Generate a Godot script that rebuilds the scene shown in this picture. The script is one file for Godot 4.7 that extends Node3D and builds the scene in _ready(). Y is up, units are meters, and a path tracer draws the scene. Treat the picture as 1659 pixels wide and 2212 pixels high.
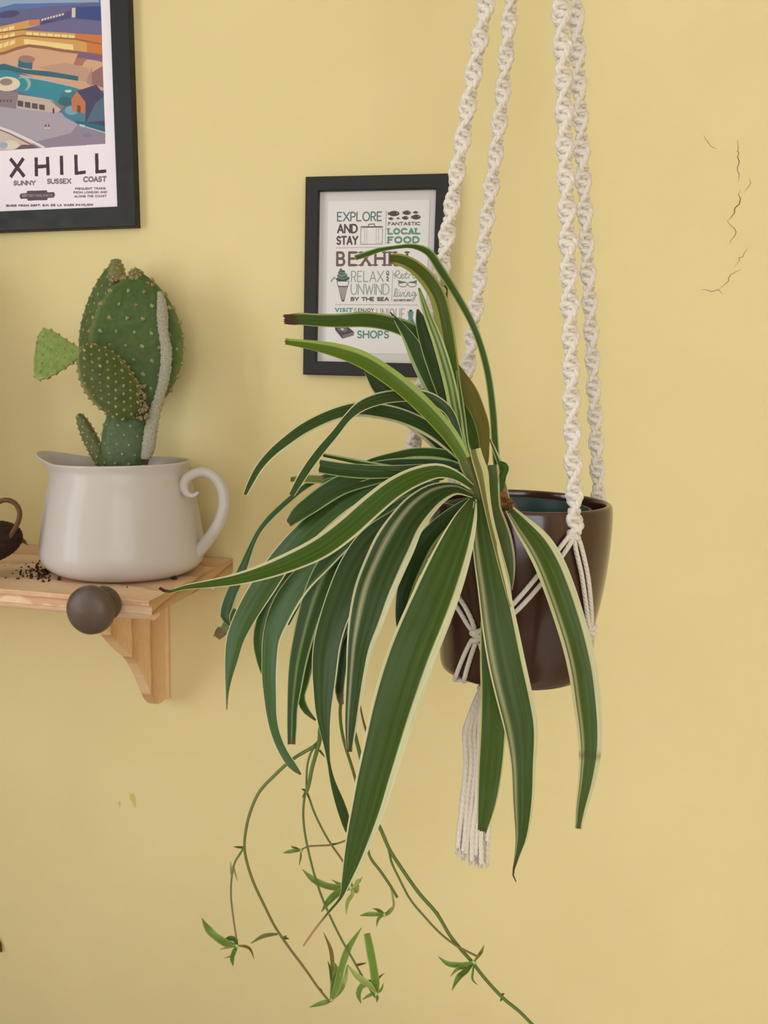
extends Node3D
# A hanging spider plant in a macrame hanger in front of a yellow wall, a shelf with a jug of cactus, two framed prints.
# Metres, y up. The wall in view is the plane z = 0; the room lies on its +z side.

const F := 1790.0            # focal length in pixels of a 1659 x 2212 picture
const EYE := Vector3(0.0, 1.5, 0.85)
const SHELF_Y := 1.3107
var cam_basis: Basis
var M := {}
var rng := RandomNumberGenerator.new()
var noise := FastNoiseLite.new()


func _ready() -> void:
	rng.seed = 7
	noise.seed = 11
	noise.frequency = 1.0
	# ---- camera
	cam_basis = Basis.from_euler(Vector3(0, deg_to_rad(11.372), 0)) * Basis(Vector3.RIGHT, deg_to_rad(-8.362)) * Basis(Vector3.BACK, deg_to_rad(1.605))
	var cam := Camera3D.new()
	cam.name = "camera"
	cam.fov = rad_to_deg(2.0 * atan(1106.0 / F))
	cam.near = 0.02
	cam.far = 60.0
	cam.transform = Transform3D(cam_basis, EYE)
	add_child(cam)
	cam.current = true
	# ---- sky, exposure
	var env := Environment.new()
	env.background_mode = Environment.BG_SKY
	var sky := Sky.new()
	var sm := ProceduralSkyMaterial.new()
	sm.sky_top_color = Color(0.70, 0.78, 0.90)
	sm.sky_horizon_color = Color(0.86, 0.89, 0.93)
	sm.ground_bottom_color = Color(0.32, 0.33, 0.28)
	sm.ground_horizon_color = Color(0.55, 0.56, 0.52)
	sm.sky_energy_multiplier = 1.0
	sky.sky_material = sm
	env.sky = sky
	env.background_energy_multiplier = 0.8
	env.tonemap_mode = Environment.TONE_MAPPER_LINEAR
	env.tonemap_exposure = 1.0
	env.sdfgi_enabled = true
	env.ssao_enabled = true
	env.ssil_enabled = true
	var we := WorldEnvironment.new()
	we.name = "world_environment"
	we.environment = env
	add_child(we)
	# ---- daylight through the two windows
	daylight("daylight_side_window", Vector3(-1.62, 1.62, 1.25), Vector3(1, 0, 0), Vector2(0.90, 1.3), 2.9, Color(0.93, 0.96, 1.0))
	daylight("daylight_rear_window", Vector3(0.42, 1.60, 2.06), Vector3(0, 0, -1), Vector2(1.3, 1.3), 2.1, Color(0.98, 0.98, 1.0))
	make_materials()
	build_room()
	build_furniture()
	build_pictures()
	build_shelf()
	build_jug()
	build_cactus()
	build_ornament()
	build_pot()
	build_hanger()
	build_plant()


func daylight(called: String, at: Vector3, facing: Vector3, size: Vector2, energy: float, tint: Color) -> void:
	var l := AreaLight3D.new()
	l.name = called
	l.area_size = size
	l.light_energy = energy
	l.light_color = tint
	l.area_range = 12.0
	l.area_attenuation = 2.0
	l.shadow_enabled = true
	add_child(l)
	l.look_at_from_position(at, at + facing, Vector3.UP)


# ------------------------------------------------------------------ places

func ray(x: float, y: float) -> Vector3:      # direction, one unit deep along the optical axis
	return cam_basis * Vector3((x - 829.5) / F, -(y - 1106.0) / F, -1.0)


func P(x: float, y: float, t: float) -> Vector3:
	return EYE + ray(x, y) * t


func on_z(x: float, y: float, z: float) -> Vector3:
	var d := ray(x, y)
	return EYE + d * ((z - EYE.z) / d.z)


# ------------------------------------------------------------------ things and parts

func tag(o: Node3D, label: String, category: String, group := "") -> void:
	if label != "":
		o.set_meta("label", label)
	if category != "":
		o.set_meta("category", category)
	if group != "":
		o.set_meta("group", group)


func thing(called: String, at: Vector3, label: String, category: String, group := "") -> Node3D:
	var o := Node3D.new()
	o.name = called
	o.position = at
	add_child(o, true)
	tag(o, label, category, group)
	return o


func part(parent: Node3D, called: String, mesh: Mesh, mat: Material, label := "") -> MeshInstance3D:
	# meshes are given in world places; a part's own origin is its thing's
	var o := MeshInstance3D.new()
	o.name = called
	o.mesh = mesh
	o.material_override = null
	for i in mesh.get_surface_count():
		mesh.surface_set_material(i, mat)
	if label != "":
		o.set_meta("label", label)
	parent.add_child(o, true)
	return o


func structure(called: String, mesh: Mesh, mat: Material) -> MeshInstance3D:
	var o := part(self, called, mesh, mat)
	o.set_meta("kind", "structure")
	return o


# ------------------------------------------------------------------ mesh builder

class MB:
	var v := PackedVector3Array()
	var n := PackedVector3Array()
	var uv := PackedVector2Array()
	var c := PackedColorArray()
	var ix := PackedInt32Array()
	var off := Vector3.ZERO

	func grid(rows: Array, uvs: Array, cols: Array, closed: bool, flip := false) -> void:
		# rows: Array of PackedVector3Array of equal length; smooth normals
		var R := rows.size()
		var Cn: int = rows[0].size()
		var base := v.size()
		var nn := PackedVector3Array()
		nn.resize(R * Cn)
		var cn2 := Cn if closed else Cn - 1
		for i in R - 1:
			for j in cn2:
				var k := (j + 1) % Cn
				var a: Vector3 = rows[i][j]
				var b: Vector3 = rows[i][k]
				var d: Vector3 = rows[i + 1][j]
				var e: Vector3 = rows[i + 1][k]
				var nrm := (e - a).cross(d - b)
				if flip:
					nrm = -nrm
				nn[i * Cn + j] += nrm
				nn[i * Cn + k] += nrm
				nn[(i + 1) * Cn + j] += nrm
				nn[(i + 1) * Cn + k] += nrm
				var p0 := base + i * Cn + j
				var p1 := base + i * Cn + k
				var p2 := base + (i + 1) * Cn + j
				var p3 := base + (i + 1) * Cn + k
				if flip:
					ix.append_array(PackedInt32Array([p0, p1, p2, p1, p3, p2]))
				else:
					ix.append_array(PackedInt32Array([p0, p2, p1, p1, p2, p3]))
		for i in R:
			for j in Cn:
				v.append(rows[i][j] - off)
				var q := nn[i * Cn + j]
				n.append(q.normalized() if q.length_squared() > 1e-24 else Vector3.UP)
				uv.append(uvs[i][j] if uvs.size() else Vector2(float(j) / maxf(1.0, Cn - (0 if closed else 1)), float(i) / (R - 1)))
				c.append(cols[i][j] if cols.size() else Color.WHITE)

	func tri(a: Vector3, b: Vector3, d: Vector3, want: Vector3, col := Color.WHITE) -> void:
		var nr := (d - a).cross(b - a).normalized()
		var base := v.size()
		if nr.dot(want) < 0.0:
			var s := b
			b = d
			d = s
			nr = -nr
		for p in [a, b, d]:
			v.append(p - off)
			n.append(nr)
			uv.append(Vector2(p.x, p.y))
			c.append(col)
		ix.append_array(PackedInt32Array([base, base + 1, base + 2]))

	func quad(a: Vector3, b: Vector3, d: Vector3, e: Vector3, want: Vector3, col := Color.WHITE) -> void:
		tri(a, b, d, want, col)
		tri(a, d, e, want, col)

	func quad_uv(a: Vector3, b: Vector3, d: Vector3, e: Vector3, want: Vector3) -> void:
		# corners from top left, round; uv 0..1
		var base := v.size()
		var nr := (d - a).cross(b - a).normalized()
		var flip := nr.dot(want) < 0.0
		var q := [a, b, d, e]
		var t := [Vector2(0, 0), Vector2(1, 0), Vector2(1, 1), Vector2(0, 1)]
		for i in 4:
			v.append(q[i] - off)
			n.append(-nr if flip else nr)
			uv.append(t[i])
			c.append(Color.WHITE)
		ix.append_array(PackedInt32Array([base, base + 2, base + 1, base, base + 3, base + 2] if flip else [base, base + 1, base + 2, base, base + 2, base + 3]))

	func box(lo: Vector3, hi: Vector3, b := Basis(), at := Vector3.ZERO) -> void:
		var p := []
		for k in 8:
			p.append(at + b * Vector3(hi.x if k & 1 else lo.x, hi.y if k & 2 else lo.y, hi.z if k & 4 else lo.z))
		quad(p[0], p[2], p[6], p[4], -b.x)
		quad(p[1], p[3], p[7], p[5], b.x)
		quad(p[0], p[1], p[5], p[4], -b.y)
		quad(p[2], p[3], p[7], p[6], b.y)
		quad(p[0], p[1], p[3], p[2], -b.z)
		quad(p[4], p[5], p[7], p[6], b.z)

	func cbox(lo: Vector3, hi: Vector3, ch: float, b := Basis(), at := Vector3.ZERO) -> void:
		# box with chamfered edges
		var s := [lo, hi]
		var cx := []
		for k in 8:
			var cn := Vector3(s[k & 1].x, s[(k >> 1) & 1].y, s[(k >> 2) & 1].z)
			var inw := Vector3(1 if not (k & 1) else -1, 1 if not (k & 2) else -1, 1 if not (k & 4) else -1) * ch
			cx.append([at + b * (cn + Vector3(0, inw.y, inw.z)), at + b * (cn + Vector3(inw.x, 0, inw.z)), at + b * (cn + Vector3(inw.x, inw.y, 0))])
		var faces := [[0, [0, 2, 6, 4], -b.x], [0, [1, 3, 7, 5], b.x], [1, [0, 1, 5, 4], -b.y], [1, [2, 3, 7, 6], b.y], [2, [0, 1, 3, 2], -b.z], [2, [4, 5, 7, 6], b.z]]
		for fc in faces:
			var q: Array = fc[1]
			var a: int = fc[0]
			quad(cx[q[0]][a], cx[q[1]][a], cx[q[2]][a], cx[q[3]][a], fc[2])
		var mid := at + b * ((lo + hi) * 0.5)
		for k in 8:
			tri(cx[k][0], cx[k][1], cx[k][2], cx[k][0] - mid)
			for ax in 3:
				var o := k ^ (1 << ax)
				if o > k:
					var u := (ax + 1) % 3
					var w := (ax + 2) % 3
					quad(cx[k][u], cx[k][w], cx[o][w], cx[o][u], cx[k][u] + cx[o][w] - mid * 2.0)

	func tube(pts: PackedVector3Array, rad: PackedFloat32Array, sides: int, closed := false, lobes := 0, twist := 0.0, col := Color.WHITE, flat := 1.0, flat_dir := Vector3.ZERO) -> void:
		var N := pts.size()
		var rows := []
		var uvs := []
		var cols := []
		var u := Vector3.ZERO
		var len_ := 0.0
		var total := N + (1 if closed else 0)
		for ii in total:
			var i := ii % N
			var a := pts[(i - 1 + N) % N] if (closed or i > 0) else pts[i]
			var b := pts[(i + 1) % N] if (closed or i < N - 1) else pts[i]
			var t := (b - a).normalized()
			if flat_dir != Vector3.ZERO:
				u = flat_dir - t * flat_dir.dot(t)
			elif u == Vector3.ZERO:
				u = t.cross(Vector3.UP if absf(t.y) < 0.9 else Vector3.RIGHT)
			u = (u - t * u.dot(t)).normalized()
			var w := t.cross(u)
			if ii > 0:
				len_ += pts[i].distance_to(pts[(i - 1 + N) % N])
			var r := rad[mini(i, rad.size() - 1)]
			var row := PackedVector3Array()
			var ur := PackedVector2Array()
			var cr := PackedColorArray()
			for j in sides + 1:
				var ang := TAU * float(j) / sides
				var rr := r
				if lobes > 0:
					rr = r * (0.93 + 0.09 * absf(sin(0.5 * lobes * (ang + twist * len_))))
				row.append(pts[i] + u * (cos(ang) * rr * flat) + w * (sin(ang) * rr))
				ur.append(Vector2(float(j) / sides, len_ / maxf(r * TAU, 1e-5)))
				cr.append(col)
			rows.append(row)
			uvs.append(ur)
			cols.append(cr)
		grid(rows, uvs, cols, false, false)
		if not closed:
			for e in 2:
				var i := 0 if e == 0 else N - 1
				var t := (pts[1] - pts[0]).normalized() if e == 0 else (pts[N - 1] - pts[N - 2]).normalized()
				for j in sides:
					tri(pts[i], rows[i][j], rows[i][j + 1], -t if e == 0 else t, col)

	func lathe(profile: Array, sides: int, b: Basis, at: Vector3, col := Color.WHITE) -> void:
		# profile: Array of Vector2(radius, height), going so that the outside is on its right when climbing
		var rows := []
		for p in profile:
			var row := PackedVector3Array()
			for j in sides + 1:
				var a := TAU * float(j) / sides
				row.append(at + b * Vector3(cos(a) * p.x, p.y, sin(a) * p.x))
			rows.append(row)
		var cols := []
		for p in profile:
			var cr := PackedColorArray()
			cr.resize(sides + 1)
			cr.fill(col)
			cols.append(cr)
		grid(rows, [], cols, false, true)

	func done() -> ArrayMesh:
		var arr := []
		arr.resize(Mesh.ARRAY_MAX)
		arr[Mesh.ARRAY_VERTEX] = v
		arr[Mesh.ARRAY_NORMAL] = n
		arr[Mesh.ARRAY_TEX_UV] = uv
		arr[Mesh.ARRAY_COLOR] = c
		arr[Mesh.ARRAY_INDEX] = ix
		var m := ArrayMesh.new()
		m.add_surface_from_arrays(Mesh.PRIMITIVE_TRIANGLES, arr)
		return m


func mb(o: Node3D = null) -> MB:
	var m := MB.new()
	if o:
		m.off = o.position
	return m


func spline(p: Array, n: int) -> Array:
	# Catmull-Rom through an Array of PackedFloat32Array-like rows, n samples, evenly along the first two numbers
	var L := [0.0]
	for i in range(1, p.size()):
		L.append(L[i - 1] + maxf(0.001, Vector2(p[i][0] - p[i - 1][0], p[i][1] - p[i - 1][1]).length()))
	var out := []
	var k := 0
	for s in n:
		var d: float = L[-1] * s / (n - 1)
		while k < p.size() - 2 and d > L[k + 1]:
			k += 1
		var f: float = clampf((d - L[k]) / (L[k + 1] - L[k]), 0.0, 1.0)
		var a: Array = p[maxi(k - 1, 0)]
		var b: Array = p[k]
		var c: Array = p[k + 1]
		var e: Array = p[mini(k + 2, p.size() - 1)]
		var h1: float = L[k + 1] - L[k]
		var h0: float = (L[k] - L[k - 1]) if k > 0 else h1
		var h2: float = (L[k + 2] - L[k + 1]) if k < p.size() - 2 else h1
		var row := []
		for q in b.size():
			var m1: float = ((c[q] - b[q]) / h1 + (b[q] - a[q]) / h0) * 0.5 * h1 if k > 0 else (c[q] - b[q])
			var m2: float = ((e[q] - c[q]) / h2 + (c[q] - b[q]) / h1) * 0.5 * h1 if k < p.size() - 2 else (c[q] - b[q])
			var f2: float = f * f
			var f3: float = f2 * f
			row.append((2 * f3 - 3 * f2 + 1) * b[q] + (f3 - 2 * f2 + f) * m1 + (-2 * f3 + 3 * f2) * c[q] + (f3 - f2) * m2)
		out.append(row)
	return out


func lin(c: Color) -> Color:
	return c.srgb_to_linear()


func rgb8(r: int, g: int, b: int) -> Color:
	return Color(r / 255.0, g / 255.0, b / 255.0)


# ------------------------------------------------------------------ materials

func mat(called: String, col: Color, rough := 0.6, spec := 0.5, vcol := false) -> StandardMaterial3D:
	var m := StandardMaterial3D.new()
	m.resource_name = called
	m.albedo_color = col
	m.roughness = rough
	m.metallic_specular = spec
	m.vertex_color_use_as_albedo = vcol
	M[called] = m
	return m


func noise_tex(seed_: int, freq: float, octaves: int, lo: Color, hi: Color, size := 512, normal := 0.0) -> NoiseTexture2D:
	var fn := FastNoiseLite.new()
	fn.seed = seed_
	fn.frequency = freq
	fn.fractal_octaves = octaves
	var t := NoiseTexture2D.new()
	t.width = size
	t.height = size
	t.seamless = true
	t.noise = fn
	if normal > 0.0:
		t.as_normal_map = true
		t.bump_strength = normal
	else:
		var g := Gradient.new()
		g.set_color(0, lo)
		g.set_color(1, hi)
		t.color_ramp = g
	return t


func triplanar(m: StandardMaterial3D, scale: float, world := true) -> void:
	m.uv1_triplanar = true
	m.uv1_world_triplanar = world
	m.uv1_scale = Vector3.ONE * scale


func wood_image(w: int, h: int, seed_: int, base: Color, dark: Color, rings: float, wave := 0.12) -> Image:
	var im := Image.create(w, h, false, Image.FORMAT_RGB8)
	var fn := FastNoiseLite.new()
	fn.seed = seed_
	fn.frequency = 1.0
	for y in h:
		for x in w:
			var a := TAU * x / w
			# closed in x by sampling on a ring; grain runs along x
			var warp := fn.get_noise_3d(cos(a) * 0.5, sin(a) * 0.5, y * 3.0 / h) * 0.6
			var s := fposmod((float(y) / h + warp * wave) * rings, 1.0)
			var ring := pow(s, 3.0) * (1.0 - smoothstep(0.93, 1.0, s))
			var fib := fn.get_noise_3d(cos(a) * 3.0, sin(a) * 3.0, y * 90.0 / h)
			var k := clampf(ring * 0.75 + fib * 0.22 + 0.08, 0.0, 1.0)
			im.set_pixel(x, y, base.lerp(dark, k))
	return im


func make_materials() -> void:
	var m := mat("yellow_paint", Color.WHITE, 0.82, 0.35)
	m.albedo_texture = noise_tex(3, 0.004, 4, rgb8(226, 207, 150), rgb8(231, 213, 157), 1024)
	triplanar(m, 0.8)
	m.normal_enabled = true
	m.normal_texture = noise_tex(5, 0.06, 3, Color.BLACK, Color.WHITE, 512, 2.0)
	m.normal_scale = 0.10
	mat("cream_paint", rgb8(226, 218, 200), 0.85, 0.3)
	mat("ceiling_white", rgb8(232, 230, 222), 0.9, 0.3)
	m = mat("floor_boards", Color.WHITE, 0.55, 0.4)
	m.albedo_texture = ImageTexture.create_from_image(wood_image(512, 128, 21, rgb8(168, 132, 96), rgb8(120, 86, 56), 5.0))
	triplanar(m, 1.2)
	mat("window_white", rgb8(236, 236, 232), 0.4, 0.5)
	m = mat("clear_glass", Color(1, 1, 1, 0.04), 0.02, 0.5)
	m.transparency = BaseMaterial3D.TRANSPARENCY_ALPHA
	mat("crack_dark", rgb8(112, 92, 44), 1.0, 0.1)
	mat("stain", rgb8(212, 190, 112), 0.85, 0.3)
	m = mat("frame_black", rgb8(38, 38, 36), 0.62, 0.4)
	m.roughness_texture = noise_tex(8, 0.05, 3, Color(0.7, 0.7, 0.7), Color(1, 1, 1), 256)
	triplanar(m, 4.0)
	mat("mount_white", rgb8(214, 208, 204), 0.85, 0.3)
	m = mat("pine", Color.WHITE, 0.5, 0.45)
	m.albedo_texture = ImageTexture.create_from_image(wood_image(1024, 256, 31, rgb8(238, 202, 164), rgb8(196, 142, 104), 6.0))
	triplanar(m, 3.2)
	m = mat("pine_upright", Color.WHITE, 0.5, 0.45)
	m.albedo_texture = ImageTexture.create_from_image(wood_image(512, 256, 37, rgb8(240, 204, 158), rgb8(190, 132, 86), 6.0, 0.03))
	m = mat("pine_end", Color.WHITE, 0.7, 0.3)
	m.albedo_texture = ImageTexture.create_from_image(wood_image(256, 128, 39, rgb8(204, 166, 122), rgb8(138, 98, 66), 4.0))
	m = mat("knob_wood", Color.WHITE, 0.42, 0.4)
	m.albedo_texture = noise_tex(12, 0.02, 4, rgb8(84, 68, 57), rgb8(102, 84, 72), 256)
	triplanar(m, 6.0)
	m = mat("white_glaze", rgb8(194, 185, 176), 0.33, 0.32)
	m.clearcoat_enabled = true
	m.clearcoat = 0.12
	m.clearcoat_roughness = 0.08
	m = mat("soil", Color.WHITE, 1.0, 0.1)
	m.albedo_texture = noise_tex(14, 0.08, 4, rgb8(38, 28, 20), rgb8(92, 70, 50), 256)
	triplanar(m, 12.0)
	m = mat("cactus", Color.WHITE, 0.55, 0.35, true)
	m.albedo_texture = noise_tex(16, 0.02, 4, Color(0.78, 0.82, 0.76), Color(1, 1, 1), 512)
	triplanar(m, 14.0)
	m = mat("cork", Color.WHITE, 0.95, 0.1)
	m.albedo_texture = noise_tex(18, 0.09, 4, rgb8(116, 108, 88), rgb8(206, 200, 180), 256)
	triplanar(m, 26.0)
	m = mat("cactus_crust", Color.WHITE, 0.95, 0.1)
	m.albedo_texture = noise_tex(19, 0.06, 3, rgb8(118, 100, 72), rgb8(170, 152, 116), 128)
	triplanar(m, 30.0)
	mat("areole", Color.WHITE, 0.9, 0.1, true)
	m = mat("wicker_dark", Color.WHITE, 0.6, 0.3)
	m.albedo_texture = noise_tex(20, 0.05, 3, rgb8(34, 24, 20), rgb8(66, 46, 36), 128)
	triplanar(m, 20.0)
	mat("cane", rgb8(92, 62, 34), 0.55, 0.4)
	m = mat("brown_glaze", rgb8(64, 39, 32), 0.17, 0.5)
	m.clearcoat_enabled = true
	m.clearcoat = 0.2
	m.clearcoat_roughness = 0.06
	mat("teal_plastic", rgb8(34, 62, 58), 0.45, 0.5)
	# cotton: two slanting plies drawn in a normal map
	var ply := Image.create(64, 64, false, Image.FORMAT_L8)
	for y in 64:
		for x in 64:
			ply.set_pixel(x, y, Color.WHITE * absf(sin(PI * (x * 3.0 + y * 3.0) / 64.0)))
	ply.bump_map_to_normal_map(2.0)
	m = mat("cotton", rgb8(224, 214, 198), 0.9, 0.2)
	m.normal_enabled = true
	m.normal_texture = ImageTexture.create_from_image(ply)
	m.normal_scale = 1.0
	m.rim_enabled = true
	m.rim = 0.25
	m.rim_tint = 0.5
	# leaves: lengthwise streaks in the texture, margins in the vertex colours
	var st := Image.create(128, 256, false, Image.FORMAT_RGB8)
	var fn := FastNoiseLite.new()
	fn.seed = 44
	fn.frequency = 1.0
	for y in 256:
		for x in 128:
			var k := 0.92 + 0.09 * fn.get_noise_2d(x * 0.16, y * 0.012) + 0.10 * fn.get_noise_2d(x * 0.55, y * 0.02) + 0.03 * fn.get_noise_2d(x * 0.9, y * 0.4)
			k = clampf(k, 0.0, 1.0)
			st.set_pixel(x, y, Color(k, k, k * 0.97))
	m = mat("leaf", Color.WHITE, 0.40, 0.29, true)
	m.albedo_texture = ImageTexture.create_from_image(st)
	m.backlight_enabled = true
	m.backlight = Color(0.42, 0.42, 0.42)
	m.cull_mode = BaseMaterial3D.CULL_DISABLED
	m = mat("stolon", Color.WHITE, 0.5, 0.4, true)
	mat("papery_brown", rgb8(132, 92, 52), 0.9, 0.2)
	mat("brass_hook", rgb8(170, 140, 90), 0.3, 0.5).metallic = 0.9


# ------------------------------------------------------------------ the room

func wall_with_hole(called: String, o: Vector3, ax: Vector3, ay: Vector3, w: float, h: float, hole: Rect2, thick: Vector3, paint: Material) -> void:
	# a wall of real thickness, o its lower corner on the room side, with one opening
	var m := mb()
	var r := [Rect2(0, 0, w, hole.position.y), Rect2(0, hole.end.y, w, h - hole.end.y), Rect2(0, hole.position.y, hole.position.x, hole.size.y), Rect2(hole.end.x, hole.position.y, w - hole.end.x, hole.size.y)]
	for q in r:
		var p: Vector3 = o + ax * q.position.x + ay * q.position.y
		m.box(Vector3.ZERO, Vector3(q.size.x, q.size.y, thick.length()), Basis(ax, ay, thick.normalized()), p)
	structure(called, m.done(), paint)


func window(called: String, c: Vector3, ax: Vector3, w: float, h: float, depth: Vector3) -> void:
	var b := Basis(ax, Vector3.UP, depth)
	var m := mb()
	var t := 0.055
	m.cbox(Vector3(-w / 2, -h / 2, 0), Vector3(w / 2, -h / 2 + t, 0.07), 0.004, b, c)
	m.cbox(Vector3(-w / 2, h / 2 - t, 0), Vector3(w / 2, h / 2, 0.07), 0.004, b, c)
	m.cbox(Vector3(-w / 2, -h / 2 + t, 0), Vector3(-w / 2 + t, h / 2 - t, 0.07), 0.004, b, c)
	m.cbox(Vector3(w / 2 - t, -h / 2 + t, 0), Vector3(w / 2, h / 2 - t, 0.07), 0.004, b, c)
	m.cbox(Vector3(-0.02, -h / 2 + t, 0.01), Vector3(0.02, h / 2 - t, 0.06), 0.004, b, c)
	m.cbox(Vector3(-w / 2 + t, 0.1, 0.015), Vector3(w / 2 - t, 0.135, 0.055), 0.004, b, c)
	var o := structure(called, m.done(), M.window_white)
	var g := mb()
	g.box(Vector3(-w / 2 + 0.04, -h / 2 + 0.04, 0.032), Vector3(w / 2 - 0.04, h / 2 - 0.04, 0.036), b, c)
	part(o, "pane", g.done(), M.clear_glass)
	var s := mb()
	s.cbox(Vector3(-w / 2 - 0.05, -h / 2 - 0.03, -0.14), Vector3(w / 2 + 0.05, -h / 2, 0.0), 0.005, b, c)
	part(o, "window_sill", s.done(), M.window_white)


func build_room() -> void:
	var X0 := -1.5
	var X1 := 1.4
	var Z1 := 2.0
	var H := 2.42
	var m := mb()
	m.box(Vector3(X0 - 0.15, -0.1, -0.15), Vector3(X1 + 0.15, H + 0.1, 0.0))
	var back := structure("wall_back", m.done(), M.yellow_paint)
	cracks(back)
	wall_with_hole("wall_left", Vector3(X0, 0, Z1), Vector3(0, 0, -1), Vector3.UP, Z1, H, Rect2(Z1 - 1.70, 0.97, 0.9, 1.3), Vector3(-0.15, 0, 0), M.yellow_paint)
	window("window_1", Vector3(X0 - 0.04, 1.62, 1.25), Vector3(0, 0, -1), 0.9, 1.3, Vector3(-1, 0, 0))
	m = mb()
	m.box(Vector3(X1, -0.1, 0), Vector3(X1 + 0.15, H + 0.1, Z1 + 0.15))
	structure("wall_right", m.done(), M.yellow_paint)
	wall_with_hole("wall_front", Vector3(X0 - 0.15, 0, Z1), Vector3(1, 0, 0), Vector3.UP, X1 - X0 + 0.15, H, Rect2(0.42 - 0.65 - X0 + 0.15, 0.95, 1.3, 1.3), Vector3(0, 0, 0.15), M.cream_paint)
	window("window_2", Vector3(0.42, 1.60, Z1 + 0.03), Vector3(1, 0, 0), 1.3, 1.3, Vector3(0, 0, 1))
	m = mb()
	m.box(Vector3(X0 - 0.15, -0.1, 0), Vector3(X1 + 0.15, 0.0, Z1 + 0.15))
	structure("floor", m.done(), M.floor_boards)
	m = mb()
	m.box(Vector3(X0 - 0.15, H, 0), Vector3(X1 + 0.15, H + 0.1, Z1 + 0.15))
	structure("ceiling", m.done(), M.ceiling_white)


func crack(parent: Node3D, px: Array, w: float) -> void:
	# a broken plaster edge: a ragged ridge with a dark lip, its width in tenths of a millimetre
	var m := mb()
	var pts: Array = []
	for i in range(0, px.size(), 2):
		pts.append(on_z(px[i], px[i + 1], 0.0))
	var fine := []
	for i in pts.size() - 1:
		var n := maxi(2, int(pts[i].distance_to(pts[i + 1]) / 0.0012))
		for k in n:
			var q: Vector3 = pts[i].lerp(pts[i + 1], float(k) / n)
			if k > 0:
				q += Vector3(rng.randf_range(-1, 1), rng.randf_range(-1, 1), 0) * 0.00022
			fine.append(q)
	fine.append(pts[-1])
	var N := fine.size()
	for i in N - 1:
		var f0 := sin(PI * clampf(float(i) / (N - 1), 0.02, 0.98))
		var f1 := sin(PI * clampf(float(i + 1) / (N - 1), 0.02, 0.98))
		var d: Vector3 = (fine[i + 1] - fine[i]).normalized()
		var s := Vector3(-d.y, d.x, 0) * w * 0.0001
		var up := Vector3(0, 0, 0.0003)
		var a: Vector3 = fine[i] - s * f0
		var b: Vector3 = fine[i] + s * f0
		var c: Vector3 = fine[i + 1] + s * f1
		var e: Vector3 = fine[i + 1] - s * f1
		m.quad(a + up, b + up, c + up, e + up, Vector3.BACK)
		m.quad(a, a + up, e + up, e, -s)
		m.quad(b, b + up, c + up, c, s)
	part(parent, "crack", m.done(), M.crack_dark)


func cracks(o: Node3D) -> void:
	crack(o, [1592, 303, 1595, 320, 1592.5, 326, 1596, 329, 1593, 339.6, 1597, 349, 1593, 361, 1593, 370, 1597, 376, 1595, 394], 2.6)
	crack(o, [1599, 410, 1595, 421, 1600, 429, 1597, 441, 1587, 450, 1586, 461, 1578, 471, 1571, 477], 3.8)
	crack(o, [1571, 477, 1579, 488, 1587, 495, 1590, 500.5, 1588, 508, 1578, 520, 1576, 527], 2.0)
	crack(o, [1618, 386, 1622, 396, 1615, 405, 1607, 415], 1.5)
	crack(o, [1616.5, 535, 1607, 547.5, 1605, 555, 1596, 556.5, 1598, 562, 1587, 575.5], 1.5)
	crack(o, [1601, 582, 1592, 585.5, 1578.6, 593, 1573, 602, 1574, 607, 1567, 613.5, 1552, 625], 2.0)
	crack(o, [1562, 636, 1552, 626, 1536, 630, 1523, 625, 1512.5, 626], 2.0)
	crack(o, [1520, 292.5, 1530, 309, 1537, 317, 1548, 321.5], 1.3)
	# two old scuffs in the paint
	for q in [[288, 1727, 7, 17, 0.25], [258, 1737, 3, 8, 0.0]]:
		var m := mb()
		var c := on_z(q[0], q[1], 0.0001)
		for k in 14:
			var a0 := TAU * k / 14
			var a1 := TAU * (k + 1) / 14
			var r0 := 1.0 + 0.18 * sin(a0 * 3.0)
			var r1 := 1.0 + 0.18 * sin(a1 * 3.0)
			var f := 0.00052
			var rot := Basis(Vector3.BACK, q[4])
			m.tri(c, c + rot * Vector3(cos(a0) * q[2] * f * r0, sin(a0) * q[3] * f * r0, 0), c + rot * Vector3(cos(a1) * q[2] * f * r1, sin(a1) * q[3] * f * r1, 0), Vector3.BACK)
		part(o, "paint_scuff", m.done(), M.stain)


# ------------------------------------------------------------------ furniture beyond the picture's edges, known by its shade and bounce

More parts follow.
